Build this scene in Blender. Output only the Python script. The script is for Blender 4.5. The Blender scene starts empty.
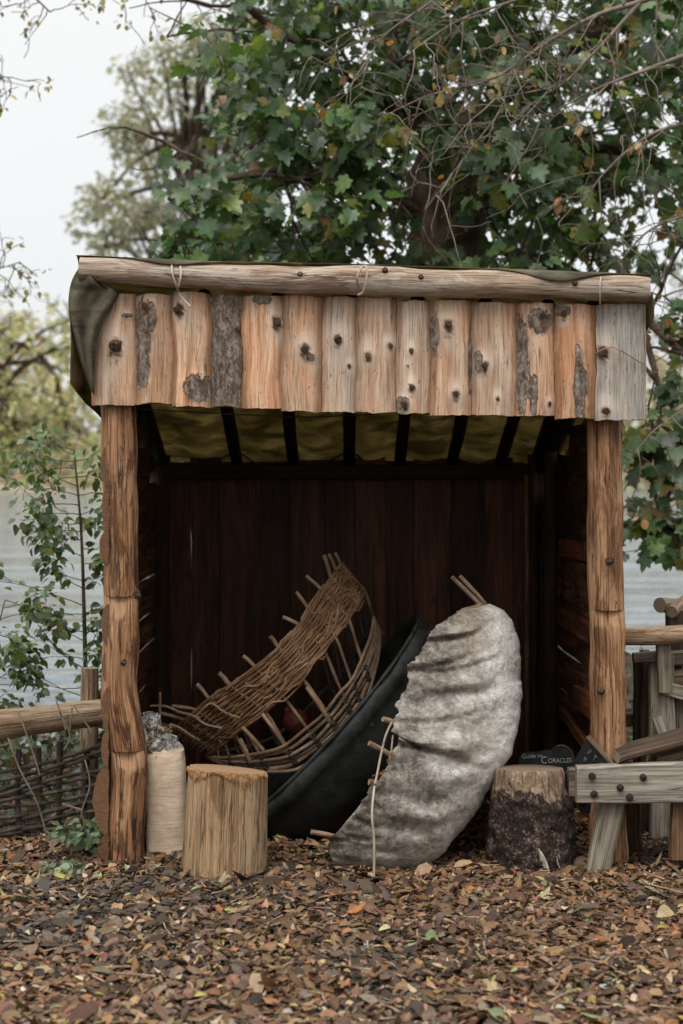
import bpy, math, random
import numpy as np
from mathutils import Vector, Matrix, noise as mnoise

S = bpy.context.scene
COL = S.collection
PI = math.pi
R = math.radians

# ------------------------------------------------------------------ camera, sky, sun, exposure
F = 1610.0                 # focal length in picture pixels
EYE, HOR, CX = 1.7, 470.0, 341.5
cam_d = bpy.data.cameras.new("camera")
cam = bpy.data.objects.new("camera", cam_d); COL.objects.link(cam)
cam.location = (0, 0, EYE); cam.rotation_euler = (R(90), 0, 0)
cam_d.sensor_fit = 'VERTICAL'; cam_d.sensor_height = 36.0; cam_d.sensor_width = 24.0
cam_d.lens = 36.0 * F / 1024.0
cam_d.shift_y = -(512.0 - HOR) / 1024.0
cam_d.clip_start = 0.1; cam_d.clip_end = 2000
cam_d.dof.use_dof = True; cam_d.dof.focus_distance = 6.95; cam_d.dof.aperture_fstop = 2.1
S.camera = cam

w = bpy.data.worlds.new("World"); S.world = w; w.use_nodes = True
SUN_EL, SUN_AZ = R(58), R(200)
def build_world():
    nt = w.node_tree; nt.nodes.clear()
    n = nt.nodes; l = nt.links
    out = n.new('ShaderNodeOutputWorld'); bg = n.new('ShaderNodeBackground')
    sky = n.new('ShaderNodeTexSky'); sky.sky_type = 'NISHITA'; sky.sun_disc = False
    sky.sun_elevation = SUN_EL; sky.sun_rotation = SUN_AZ
    hs = n.new('ShaderNodeHueSaturation'); hs.inputs['Saturation'].default_value = 0.25
    l.new(sky.outputs[0], hs.inputs['Color'])
    tc = n.new('ShaderNodeTexCoord'); sx = n.new('ShaderNodeSeparateXYZ'); l.new(tc.outputs['Generated'], sx.inputs[0])
    cr = n.new('ShaderNodeValToRGB')       # overcast cloud: three times brighter overhead than at the horizon
    e = cr.color_ramp.elements
    e[0].position = 0.0; e[0].color = (0.295, 0.305, 0.31, 1)
    e[1].position = 1.0; e[1].color = (0.97, 0.99, 1.0, 1)
    m = cr.color_ramp.elements.new(0.30); m.color = (0.35, 0.355, 0.352, 1)
    l.new(sx.outputs['Z'], cr.inputs[0])
    nz = n.new('ShaderNodeTexNoise'); nz.inputs['Scale'].default_value = 1.6; nz.inputs['Detail'].default_value = 4
    l.new(tc.outputs['Generated'], nz.inputs['Vector'])
    mr = n.new('ShaderNodeMapRange'); mr.inputs[3].default_value = 20.5; mr.inputs[4].default_value = 26.0
    l.new(nz.outputs[0], mr.inputs[0])
    vm = n.new('ShaderNodeVectorMath'); vm.operation = 'SCALE'
    l.new(cr.outputs[0], vm.inputs[0]); l.new(mr.outputs[0], vm.inputs['Scale'])
    mx = n.new('ShaderNodeMix'); mx.data_type = 'RGBA'; mx.inputs[0].default_value = 0.9
    l.new(hs.outputs[0], mx.inputs[6]); l.new(vm.outputs[0], mx.inputs[7])
    l.new(mx.outputs[2], bg.inputs[0]); bg.inputs[1].default_value = 0.115
    l.new(bg.outputs[0], out.inputs[0])
build_world()
sun_d = bpy.data.lights.new("sun", 'SUN'); sun_d.energy = 1.9; sun_d.angle = R(28); sun_d.color = (1.0, 0.96, 0.9)
sun = bpy.data.objects.new("sun", sun_d); COL.objects.link(sun)
sd = Vector((math.sin(SUN_AZ) * math.cos(SUN_EL), math.cos(SUN_AZ) * math.cos(SUN_EL), math.sin(SUN_EL)))
sun.rotation_euler = sd.to_track_quat('Z', 'Y').to_euler()
S.view_settings.view_transform = 'Standard'; S.view_settings.look = 'None'
S.view_settings.exposure = 0.10; S.view_settings.gamma = 1.0; S.view_settings.use_curve_mapping = False
S.render.engine = 'CYCLES'
S.cycles.use_denoising = True; S.cycles.denoising_input_passes = 'RGB_ALBEDO_NORMAL'; S.cycles.denoising_prefilter = 'FAST'
S.cycles.max_bounces = 6; S.cycles.diffuse_bounces = 3; S.cycles.glossy_bounces = 3
S.cycles.transmission_bounces = 4; S.cycles.transparent_max_bounces = 6; S.cycles.volume_bounces = 0
S.cycles.caustics_reflective = False; S.cycles.caustics_refractive = False

# ------------------------------------------------------------------ helpers
def P(px, py, Y):
    return Vector(((px - CX) * Y / F, Y, EYE - (py - HOR) * Y / F))
def nz(p, s=1.0, o=0.0):
    return mnoise.noise(Vector((p[0] * s + o, p[1] * s + o * .7, p[2] * s - o)))
def sstep(a, b, x):
    t = min(1.0, max(0.0, (x - a) / (b - a))); return t * t * (3 - 2 * t)
def lerp(a, b, t): return a + (b - a) * t
def cat(pts, n):
    """Catmull-Rom resampling of a list of tuples to n points"""
    pts = [np.array(p, float) for p in pts]; out = []; m = len(pts) - 1
    for i in range(n):
        x = i / (n - 1) * m; k = min(int(x), m - 1); t = x - k
        p0 = pts[max(k - 1, 0)]; p1 = pts[k]; p2 = pts[k + 1]; p3 = pts[min(k + 2, m)]
        out.append(.5 * (2 * p1 + (p2 - p0) * t + (2 * p0 - 5 * p1 + 4 * p2 - p3) * t * t + (3 * p1 - p0 - 3 * p2 + p3) * t ** 3))
    return out

class MB:
    def __init__(s):
        s.v = []; s.f = []; s.uv = []; s.mi = []; s.att = {}
    def add(s, verts, faces, uvs, mi=0):
        o = len(s.v); s.v.extend(verts)
        for f, u in zip(faces, uvs):
            s.f.append([i + o for i in f]); s.uv.append(u); s.mi.append(mi)
        return o
    def loft(s, rings, caps=(True, True), capmat=0, closed=True, voff=0.0):
        m = len(rings[0]); n = len(rings)
        per = [0.0]; r0 = rings[n // 2]
        for i in range(m): per.append(per[-1] + (Vector(r0[(i + 1) % m]) - Vector(r0[i])).length)
        cen = [sum((Vector(p) for p in r), Vector()) / m for r in rings]
        vl = [voff]
        for k in range(1, n): vl.append(vl[-1] + (cen[k] - cen[k - 1]).length)
        verts = [tuple(p) for r in rings for p in r]
        faces = []; uvs = []
        mm = m if closed else m - 1
        for k in range(n - 1):
            for i in range(mm):
                j = (i + 1) % m
                faces.append((k * m + i, k * m + j, (k + 1) * m + j, (k + 1) * m + i))
                uvs.append(((per[i], vl[k]), (per[i + 1], vl[k]), (per[i + 1], vl[k + 1]), (per[i], vl[k + 1])))
        o = s.add(verts, faces, uvs)
        for which, k in ((0, 0), (1, n - 1)):
            if not caps[which]: continue
            c = cen[k]; r = [Vector(p) for p in rings[k]]
            ax = (r[0] - c); ax = ax.normalized() if ax.length > 1e-6 else Vector((1, 0, 0))
            nn = (cen[min(k + 1, n - 1)] - cen[max(k - 1, 0)]); nn = nn.normalized() if nn.length > 1e-6 else Vector((0, 0, 1))
            ay = nn.cross(ax)
            co = [((p - c).dot(ax), (p - c).dot(ay)) for p in r]
            ci = len(s.v); s.v.append(tuple(c))
            for i in range(m):
                j = (i + 1) % m
                a, b = o + k * m + i, o + k * m + j
                if which == 0: s.f.append([ci, b, a]); s.uv.append(((0, 0), co[j], co[i]))
                else: s.f.append([ci, a, b]); s.uv.append(((0, 0), co[i], co[j]))
                s.mi.append(capmat)
        return o
    def tube(s, path, rad, n=8, caps=(True, True), capmat=0, wob=0.0, ws=6.0, seed=0.0, flat=None):
        path = [Vector(p) for p in path]; m = len(path)
        if not hasattr(rad, '__len__'): rad = [rad] * m
        t = [(path[min(i + 1, m - 1)] - path[max(i - 1, 0)]).normalized() for i in range(m)]
        u = t[0].orthogonal().normalized()
        if abs(t[0].z) > .6: u = (Vector((0, 1, 0)) - t[0] * t[0].y).normalized()     # seam at the back
        rings = []
        for i in range(m):
            if i: u = (u - t[i] * u.dot(t[i])).normalized()
            v = t[i].cross(u); ring = []
            for k in range(n):
                a = 2 * PI * k / n; d = u * math.cos(a) + v * math.sin(a); r = rad[i]
                if wob:
                    q = path[i] + d * r
                    r *= 1 + wob * (nz(q, ws, seed) + .5 * nz(q, ws * 2.7, seed + 5))
                ring.append(path[i] + d * r)
            rings.append(ring)
        return s.loft(rings, caps, capmat)
    def plank(s, p0, p1, wv, tv, n=10, wob=0.006, seed=0.0, bev=0.12, capmat=0, edge=0.0):
        """board from p0 to p1, full width vector wv, full thickness vector tv, chamfered and slightly uneven"""
        p0 = Vector(p0); p1 = Vector(p1); wv = Vector(wv); tv = Vector(tv)
        cs = bev * tv.length; a = wv.normalized(); b = tv.normalized(); hw = wv.length / 2; ht = tv.length / 2
        pr = [(-hw + cs, -ht), (0, -ht), (hw - cs, -ht), (hw, -ht + cs), (hw, ht - cs), (hw - cs, ht), (0, ht), (-hw + cs, ht), (-hw, ht - cs), (-hw, -ht + cs)]
        rings = []
        for k in range(n):
            c = p0.lerp(p1, k / (n - 1)); ring = []
            for x, y in pr:
                q = c + a * x + b * y
                e = edge * nz(c, 3.0, seed + (7 if x > 0 else 0)) * (1 if abs(x) > hw * .5 else 0) * (1 if x > 0 else -1)
                q = q + a * (wob * nz(q, 5, seed) + e) + b * wob * nz(q, 5, seed + 31)
                ring.append(q)
            rings.append(ring)
        return s.loft(rings, (True, True), capmat)
    def setatt(s, name, fn, start=0):
        a = s.att.setdefault(name, {})
        for i in range(start, len(s.v)): a[i] = fn(s.v[i])

def wloc(o):
    p = Vector()
    while o is not None: p = p + o.location; o = o.parent
    return p
def obj(name, mb, mats, parent=None, base=None, sharp=40, smooth=True):
    me = bpy.data.meshes.new(name)
    off = wloc(parent) if parent else Vector(base) if base is not None else Vector()
    vs = np.array(mb.v, float) - np.array(off)
    me.from_pydata(vs.tolist(), [], mb.f)
    uvl = me.uv_layers.new(name="UVMap")
    uvl.data.foreach_set("uv", np.array([c for u in mb.uv for c in u], float).ravel())
    if not isinstance(mats, (list, tuple)): mats = [mats]
    for m in mats: me.materials.append(m)
    if len(mats) > 1: me.polygons.foreach_set("material_index", [min(i, len(mats) - 1) for i in mb.mi])
    for k, d in mb.att.items():
        at = me.attributes.new(k, 'FLOAT', 'POINT')
        at.data.foreach_set("value", [d.get(i, 0.0) for i in range(len(mb.v))])
    me.update()
    if smooth:
        me.shade_smooth(); me.set_sharp_from_angle(angle=R(sharp))
    o = bpy.data.objects.new(name, me); COL.objects.link(o)
    if parent: o.parent = parent
    else: o.location = off
    return o
def tag(o, label, cat_, group=None):
    o['label'] = label; o['category'] = cat_
    if group: o['group'] = group
    return o
def thing(name, label, cat_, loc, group=None):
    o = bpy.data.objects.new(name, None); COL.objects.link(o)
    o.location = loc; o.empty_display_size = .2
    return tag(o, label, cat_, group)
def kind(o, k): o['kind'] = k; return o

def scatter(name, tv, tf, pos, rot, scale, cols, mat_, parent=None, base=None, smooth=False):
    """many small leaf or chip faces as one mesh: tv (k,3) template, tf faces, rot (N,3,3)"""
    N = len(pos); tv = np.array(tv, float); k = len(tv)
    sc = np.array(scale, float); sc = sc[:, None, None] if sc.ndim == 1 else sc[:, None, :]
    V = np.einsum('nij,nkj->nki', rot, tv[None] * sc) + np.array(pos)[:, None, :]
    off = wloc(parent) if parent else Vector(base) if base is not None else Vector()
    V = V.reshape(-1, 3) - np.array(off)
    ls = [len(f) for f in tf]; fl = np.array([i for f in tf for i in f])
    L = (fl[None] + (np.arange(N) * k)[:, None]).ravel()
    tot = np.tile(ls, N); st = np.concatenate([[0], np.cumsum(tot)[:-1]])
    me = bpy.data.meshes.new(name)
    me.vertices.add(len(V)); me.vertices.foreach_set("co", V.ravel())
    me.loops.add(len(L)); me.loops.foreach_set("vertex_index", L)
    me.polygons.add(len(tot)); me.polygons.foreach_set("loop_start", st)
    me.update(calc_edges=True)
    ca = me.color_attributes.new("col", 'FLOAT_COLOR', 'POINT')
    C4 = np.ones((N, k, 4)); C4[:, :, :3] = np.array(cols)[:, None, :]
    ca.data.foreach_set("color", C4.ravel())
    ax = me.attributes.new("lx", 'FLOAT', 'POINT'); ax.data.foreach_set("value", np.tile(tv[:, 0], N))
    ay = me.attributes.new("ly", 'FLOAT', 'POINT'); ay.data.foreach_set("value", np.tile(tv[:, 1], N))
    me.materials.append(mat_); me.validate()
    if smooth: me.shade_smooth()
    o = bpy.data.objects.new(name, me); COL.objects.link(o)
    if parent: o.parent = parent
    else: o.location = off
    return o
def frames(nrm, rng, tip=None):
    """rotation matrices with local z = nrm, local y spun at random or towards tip"""
    nrm = nrm / np.linalg.norm(nrm, axis=1, keepdims=True)
    t = rng.normal(size=nrm.shape) if tip is None else tip
    y = t - nrm * np.sum(t * nrm, axis=1, keepdims=True); y /= np.linalg.norm(y, axis=1, keepdims=True) + 1e-9
    x = np.cross(y, nrm)
    return np.stack([x, y, nrm], axis=2)
def palette(rng, n, cols, wts, jit=.15):
    c = np.array(cols)[rng.choice(len(cols), n, p=np.array(wts) / sum(wts))]
    return np.clip(c * (1 + jit * rng.normal(size=(n, 1))) * (1 + .06 * rng.normal(size=(n, 3))), .002, .9)

# leaf outlines (unit length along y, slightly cupped)
def leaf_from_outline(half, cup=.12, droop=.15):
    pts = [(0, 0)] + [(x, y) for x, y in half] + [(0, 1)] + [(-x, y) for x, y in reversed(half)]
    mid = (0, .45)
    v = [(x, y, cup * abs(x) - droop * y * y) for x, y in pts] + [(mid[0], mid[1], -droop * mid[1] ** 2)]
    n = len(pts); return v, [(n, i, (i + 1) % n) for i in range(n)]
MAPLE = leaf_from_outline([(.10, -.06), (.30, -.10), (.33, .08), (.52, .20), (.50, .36), (.36, .40), (.46, .60), (.40, .72), (.20, .66), (.14, .86)], .2, .25)
OVATE = leaf_from_outline([(.20, .12), (.32, .34), (.30, .60), (.16, .85)], .25, .2)
DIAM = ([(0, 0, 0), (.38, .5, .06), (0, 1, -.1), (-.38, .5, .06)], [(0, 1, 2), (0, 2, 3)])

# ------------------------------------------------------------------ materials
class NB:
    def __init__(s, name):
        s.m = bpy.data.materials.new(name); s.m.use_nodes = True; s.nt = s.m.node_tree; s.nt.nodes.clear()
        s.out = s.n('ShaderNodeOutputMaterial'); s.b = s.n('ShaderNodeBsdfPrincipled'); s.l(s.b.outputs[0], s.out.inputs[0])
        s.oi = None
    def n(s, t): return s.nt.nodes.new(t)
    def l(s, a, b): s.nt.links.new(a, b)
    def put(s, inp, v):
        if hasattr(v, 'is_output') or isinstance(v, bpy.types.NodeSocket): s.l(v, inp)
        else: inp.default_value = v
    def uv(s, sx, sy, rand=True):
        c = s.n('ShaderNodeUVMap'); c.uv_map = "UVMap"; return s._map(c.outputs[0], (sx, sy, 1), rand)
    def ob(s, sc=(1, 1, 1), rand=True):
        c = s.n('ShaderNodeTexCoord'); return s._map(c.outputs['Object'], sc, rand)
    def _map(s, vec, sc, rand):
        m = s.n('ShaderNodeMapping'); m.inputs['Scale'].default_value = sc; s.l(vec, m.inputs[0])
        if rand:
            o = s.info(); mu = s.math('MULTIPLY', o.outputs['Random'], 37.0)
            cb = s.n('ShaderNodeCombineXYZ'); s.l(mu, cb.inputs[0]); s.l(mu, cb.inputs[1]); s.l(mu, cb.inputs[2])
            s.l(cb.outputs[0], m.inputs['Location'])
        return m.outputs[0]
    def info(s):
        if s.oi is None: s.oi = s.n('ShaderNodeObjectInfo')
        return s.oi
    def math(s, op, a, b=0.0, clamp=False):
        m = s.n('ShaderNodeMath'); m.operation = op; m.use_clamp = clamp
        s.put(m.inputs[0], a); s.put(m.inputs[1], b); return m.outputs[0]
    def noise(s, vec, scale, detail=4, rough=.55, dist=0.0):
        t = s.n('ShaderNodeTexNoise'); s.l(vec, t.inputs['Vector'])
        t.inputs['Scale'].default_value = scale; t.inputs['Detail'].default_value = detail
        t.inputs['Roughness'].default_value = rough; t.inputs['Distortion'].default_value = dist; return t.outputs[0]
    def voro(s, vec, scale, feat='F1'):
        t = s.n('ShaderNodeTexVoronoi'); t.feature = feat; s.l(vec, t.inputs['Vector']); t.inputs['Scale'].default_value = scale; return t.outputs['Distance']
    def ramp(s, f, stops):
        r = s.n('ShaderNodeValToRGB'); e = r.color_ramp.elements
        e[0].position, e[0].color = stops[0][0], (*stops[0][1], 1); e[1].position, e[1].color = stops[-1][0], (*stops[-1][1], 1)
        for p, c in stops[1:-1]: x = e.new(p); x.color = (*c, 1)
        s.put(r.inputs[0], f); return r.outputs[0]
    def mask(s, f, a, b):
        m = s.n('ShaderNodeMapRange'); m.interpolation_type = 'SMOOTHSTEP'; m.inputs[1].default_value = a; m.inputs[2].default_value = b
        s.put(m.inputs[0], f); return m.outputs[0]
    def mix(s, a, b, f, mode='MIX'):
        m = s.n('ShaderNodeMix'); m.data_type = 'RGBA'; m.blend_type = mode
        s.put(m.inputs[0], f)
        for i, v in ((6, a), (7, b)):
            if isinstance(v, tuple) and len(v) == 3: v = (*v, 1)
            s.put(m.inputs[i], v)
        return m.outputs[2]
    def att(s, name):
        a = s.n('ShaderNodeAttribute'); a.attribute_name = name; return a
    def bump(s, h, st, dist=.01):
        b = s.n('ShaderNodeBump'); b.inputs['Strength'].default_value = st; b.inputs['Distance'].default_value = dist
        s.l(h, b.inputs['Height']); s.l(b.outputs[0], s.b.inputs['Normal']); return b
    def done(s, col, rough=.8, spec=.3):
        if isinstance(col, tuple) and len(col) == 3: col = (*col, 1)
        s.put(s.b.inputs['Base Color'], col); s.put(s.b.inputs['Roughness'], rough); s.b.inputs['Specular IOR Level'].default_value = spec
        return s.m

def m_log(name, dark, midc, light, barkc, bark_amt=.5, grey=None, bump=.7, blot=(.7, .62, .55)):
    """stripped round wood: lengthwise fibres, darker remains of inner bark, cracks"""
    s = NB(name)
    a = s.noise(s.uv(26, 1.8), 1.0, 6, .66, .7); f = s.noise(s.uv(140, 5), 1.0, 5, .7); p = s.noise(s.uv(34, 2.4), 1.0, 6, .68, .5)
    c = s.ramp(a, [(.28, dark), (.48, midc), (.7, light)])
    c = s.mix(c, s.ramp(f, [(.3, (.35, .35, .35)), (.6, (1, 1, 1))]), .65, 'MULTIPLY')
    if grey:
        g = s.noise(s.uv(6, 1.3), 1.0, 3); c = s.mix(c, grey, s.math('MULTIPLY', s.mask(g, .4, .62), .7))
    cut = s.mask(s.math('ADD', s.att("cut").outputs['Fac'], s.math('MULTIPLY', s.math('SUBTRACT', s.noise(s.uv(40, 22), 1.0, 3), .5), .8)), .38, .62)
    bk = s.mask(p, bark_amt - .02, bark_amt + .10)
    bk = s.math('MULTIPLY', bk, s.math('SUBTRACT', 1.0, cut, True))
    pb = s.noise(s.uv(13, 2.6), 1.0, 7, .7, .9); c = s.mix(c, s.mix(c, blot, 1.0, 'MULTIPLY'), s.math('MULTIPLY', s.mask(pb, .49, .57), .8))
    ds = s.noise(s.uv(80, 13), 1.0, 4, .7); c = s.mix(c, tuple(x * .5 for x in dark), s.math('MULTIPLY', s.mask(ds, .59, .68), .55))
    bc = s.mix(barkc, tuple(x * .35 for x in barkc), f)
    c = s.mix(c, bc, bk)
    c = s.mix(c, s.mix(light, midc, f), s.math('MULTIPLY', cut, .75))
    cr = s.noise(s.uv(45, .9), 1.0, 2, .5, 1.2); crm = s.math('SUBTRACT', 1.0, s.mask(s.math('ABSOLUTE', s.math('SUBTRACT', cr, .5)), .0, .02))
    crm = s.math('MULTIPLY', crm, .8); c = s.mix(c, tuple(x * .25 for x in dark), crm)
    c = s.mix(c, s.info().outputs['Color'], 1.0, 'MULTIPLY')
    h = s.math('ADD', s.math('ADD', s.math('MULTIPLY', a, .8), s.math('MULTIPLY', f, .5)), s.math('MULTIPLY', bk, .35))
    h = s.math('SUBTRACT', h, s.math('MULTIPLY', crm, .6))
    s.bump(h, bump, .012); return s.done(c, .78, .25)

def m_end(name, a, b):
    s = NB(name); c = s.n('ShaderNodeUVMap'); c.uv_map = "UVMap"
    ln = s.n('ShaderNodeVectorMath'); ln.operation = 'LENGTH'; s.l(c.outputs[0], ln.inputs[0])
    w_ = s.noise(s.uv(1, 1), 9, 3); r = s.math('ADD', s.math('MULTIPLY', ln.outputs['Value'], 420), s.math('MULTIPLY', w_, 16))
    si = s.math('SINE', r); n = s.noise(s.uv(1, 1), 60, 4)
    col = s.mix(a, b, s.math('ADD', s.math('MULTIPLY', si, .12), n, True)); s.bump(n, .4, .004); return s.done(col, .85, .2)

def m_slab():
    s = NB("fascia_slab_wood")
    k = s.att("knot").outputs['Fac']; b = s.att("bark").outputs['Fac']
    u1 = s.uv(20, 1.5); a = s.noise(u1, 1.0, 5, .6, 1.0); f = s.noise(s.uv(150, 4.5), 1.0, 4, .65); g = s.noise(s.uv(9, 3.2), 1.0, 4, .6, .5)
    sp = s.noise(s.uv(95, 30), 1.0, 3, .5)
    c = s.ramp(a, [(.27, (.20, .105, .058)), (.40, (.47, .31, .20)), (.53, (.63, .47, .34)), (.70, (.74, .62, .49))])
    c = s.mix(c, s.ramp(g, [(.35, (1.08, .82, .62)), (.6, (1, 1, 1))]), .75, 'MULTIPLY')
    c = s.mix(c, s.ramp(f, [(.28, (.38, .33, .28)), (.55, (1, 1, 1))]), .7, 'MULTIPLY')
    gl = s.n('ShaderNodeSeparateColor'); s.l(s.info().outputs['Color'], gl.inputs[0])
    br = s.n('ShaderNodeMapRange'); br.inputs[3].default_value = .84; br.inputs[4].default_value = 1.22; s.l(s.info().outputs['Random'], br.inputs[0]); vs_ = s.n('ShaderNodeVectorMath'); vs_.operation = 'SCALE'; s.l(c, vs_.inputs[0]); s.l(br.outputs[0], vs_.inputs['Scale']); c = vs_.outputs[0]
    # Object colour red = how weathered grey, green = overall bark, blue = warmth
    gr = s.math('MULTIPLY', s.mask(s.noise(s.uv(7, 1.4), 1.0, 4, .6, .8), .30, .62), 1.0)
    gr = s.math('MULTIPLY', s.math('ADD', gr, .35), gl.outputs[0], True)
    greyc = s.ramp(f, [(.25, (.12, .105, .09)), (.6, (.43, .395, .35))])
    c = s.mix(c, greyc, gr)
    c = s.mix(c, (1.10, .74, .52), s.math('MULTIPLY', gl.outputs[2], .9), 'MULTIPLY')
    ed = s.att('edge').outputs['Fac']; edm = s.mask(s.math('ADD', ed, s.math('MULTIPLY', s.math('SUBTRACT', g, .5), .9)), .62, 1.0)
    c = s.mix(c, s.mix((.30, .135, .055), (.16, .075, .035), f), s.math('MULTIPLY', edm, s.math('SUBTRACT', .8, s.math('MULTIPLY', gl.outputs[0], .6), True)))
    d1 = s.noise(s.uv(100, 16), 1.0, 4, .7); c = s.mix(c, (.12, .065, .038), s.math('MULTIPLY', s.mask(d1, .60, .68), .7))
    # beetle specks, bark remains, knots
    c = s.mix(c, (.09, .055, .035), s.math('MULTIPLY', s.mask(sp, .66, .72), .75))
    bn = s.noise(s.uv(38, 14), 1.0, 5, .65); bn2 = s.voro(s.uv(60, 30), 1.0)
    bb = s.math('ADD', b, gl.outputs[1]); bm = s.mask(s.math('ADD', bb, s.math('MULTIPLY', s.math('SUBTRACT', bn, .5), 1.5)), .48, .60)
    bn3 = s.noise(s.uv(90, 55), 1.0, 5, .7)
    barkc = s.ramp(s.math('ADD', s.math('MULTIPLY', bn, .5), s.math('MULTIPLY', bn3, .5)), [(.36, (.03, .021, .016)), (.48, (.13, .095, .072)), (.58, (.28, .225, .185)), (.7, (.42, .37, .32))])
    cr = s.noise(s.uv(34, .8), 1.0, 3, .5, 1.0); crm = s.math('MULTIPLY', s.math('SUBTRACT', 1.0, s.mask(s.math('ABSOLUTE', s.math('SUBTRACT', cr, .5)), .0, .014)), s.mask(g, .42, .6))
    c = s.mix(c, (.07, .035, .018), s.math('MULTIPLY', crm, .85))
    pale = s.mask(s.math('ADD', s.att('halo').outputs['Fac'], s.math('MULTIPLY', s.math('SUBTRACT', g, .5), 1.6)), .25, .9); c = s.mix(c, s.mix((.76, .66, .55), (.60, .50, .40), f), s.math('MULTIPLY', pale, .42))
    c = s.mix(c, barkc, bm)
    kn = s.math('ADD', k, s.math('MULTIPLY', s.math('SUBTRACT', g, .5), .6))
    c = s.mix(c, (.17, .085, .04), s.math('MULTIPLY', s.mask(kn, .45, .85), .8))
    c = s.mix(c, (.03, .02, .015), s.math('MULTIPLY', s.mask(kn, .70, .92), .9))
    h = s.math('ADD', s.math('ADD', s.math('MULTIPLY', a, .6), s.math('MULTIPLY', f, .45)), s.math('MULTIPLY', s.math('MULTIPLY', bm, s.math('ADD', bn, .4)), .9))
    s.bump(h, 1.0, .014); return s.done(c, .75, .25)

def m_bark(name, c0, c1, c2, su=22, sv=6, bump=1.0, patch=None, pt=.6):
    s = NB(name); n = s.noise(s.uv(su, sv), 1.0, 6, .65, .6); v = s.voro(s.uv(su * 1.2, sv), 1.0); f = s.noise(s.uv(su * 5, sv * 4), 1.0, 4)
    t = s.math('ADD', s.math('MULTIPLY', n, .75), s.math('MULTIPLY', v, .35))
    c = s.ramp(t, [(.3, c0), (.52, c1), (.78, c2)]); c = s.mix(c, s.ramp(f, [(.3, (.45, .45, .45)), (.6, (1, 1, 1))]), .7, 'MULTIPLY')
    if patch: c = s.mix(c, patch, s.mask(s.noise(s.uv(9, 5), 1.0, 4, .6, .5), pt, pt + .05))
    s.bump(t, bump, .025); return s.done(c, .85, .2)

def m_board(name, c0, c1, rough=.7, bump=.5, tint=True):
    s = NB(name); a = s.noise(s.uv(14, 1.1), 1.0, 5, .6, .7); f = s.noise(s.uv(110, 3.5), 1.0, 4)
    st = s.noise(s.uv(5, 3), 1.0, 4, .6)
    c = s.ramp(a, [(.3, c0), (.68, c1)]); c = s.mix(c, s.ramp(f, [(.32, (.36, .33, .31)), (.58, (1, 1, 1))]), .85, 'MULTIPLY')
    ck = s.noise(s.uv(30, .8), 1.0, 3, .55, 1.2); c = s.mix(c, tuple(x * .2 for x in c0), s.math('MULTIPLY', s.math('SUBTRACT', 1.0, s.mask(s.math('ABSOLUTE', s.math('SUBTRACT', ck, .5)), .0, .018)), .85))
    c = s.mix(c, tuple(x * .45 for x in c0), s.math('MULTIPLY', s.mask(st, .55, .7), .6))
    if tint: c = s.mix(c, s.info().outputs['Color'], 1.0, 'MULTIPLY')
    s.bump(s.math('ADD', a, f), bump, .006); return s.done(c, rough, .3)

def m_simple(name, col, rough=.7, var=.4, scale=30, bump=.2, spec=.3, metal=0.0):
    s = NB(name); n = s.noise(s.ob((1, 1, 1)), scale, 5, .6)
    c = s.mix(tuple(x * (1 - var) for x in col), tuple(min(1, x * (1 + var)) for x in col), s.mask(n, .3, .7))
    s.bump(n, bump, .006); s.b.inputs['Metallic'].default_value = metal; return s.done(c, rough, spec)

def m_leaf(name, trans=.35, rough=.42, spec=.45, vein=True):
    s = NB(name); a = s.att("col"); c = a.outputs['Color']
    n = s.noise(s.ob((1, 1, 1), False), 45, 3); c = s.mix(c, s.ramp(n, [(.3, (.72, .72, .68)), (.65, (1.12, 1.12, 1.05))]), 1.0, 'MULTIPLY')
    if vein:
        lx = s.math('ABSOLUTE', s.att("lx").outputs['Fac']); ly = s.att("ly").outputs['Fac']
        q = s.math('ABSOLUTE', s.math('SUBTRACT', s.math('FRACT', s.math('MULTIPLY', s.math('SUBTRACT', ly, s.math('MULTIPLY', lx, .8)), 5.0)), .5))
        vn = s.math('MAXIMUM', s.math('SUBTRACT', 1.0, s.mask(lx, .0, .03)), s.math('MULTIPLY', s.math('SUBTRACT', 1.0, s.mask(q, .0, .07)), .45))
        c = s.mix(c, s.mix(c, (1.5, 1.5, 1.35), 1.0, 'MULTIPLY'), s.math('MULTIPLY', vn, .6))
    s.done(c, rough, spec)
    tr = s.n('ShaderNodeBsdfTranslucent'); s.l(s.mix(c, (1.25, 1.3, .7), 1.0, 'MULTIPLY'), tr.inputs[0])
    mx = s.n('ShaderNodeMixShader'); mx.inputs[0].default_value = trans
    s.l(s.b.outputs[0], mx.inputs[1]); s.l(tr.outputs[0], mx.inputs[2]); s.l(mx.outputs[0], s.out.inputs[0]); return s.m

def m_canvas():
    s = NB("canvas"); o = s.ob((1, 1, 1), False); n = s.noise(o, 5, 5, .6, .4); f = s.noise(o, 230, 2); st = s.noise(s.ob((3, 3, 14), False), 1, 4, .6, .5)
    c = s.ramp(n, [(.3, (.10, .088, .055)), (.5, (.185, .165, .112)), (.68, (.29, .265, .20))])
    c = s.mix(c, (.08, .075, .045), s.math('MULTIPLY', s.mask(st, .48, .66), .8))
    s.bump(s.math('ADD', s.math('MULTIPLY', n, 1.2), s.math('MULTIPLY', f, .12)), .5, .02); s.done(c, .85, .15)
    tr = s.n('ShaderNodeBsdfTranslucent'); s.l(s.mix(c, (1.38, 1.26, .95), 1.0, 'MULTIPLY'), tr.inputs[0])
    mx = s.n('ShaderNodeMixShader'); mx.inputs[0].default_value = .52
    s.l(s.b.outputs[0], mx.inputs[1]); s.l(tr.outputs[0], mx.inputs[2]); s.l(mx.outputs[0], s.out.inputs[0]); return s.m

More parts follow.
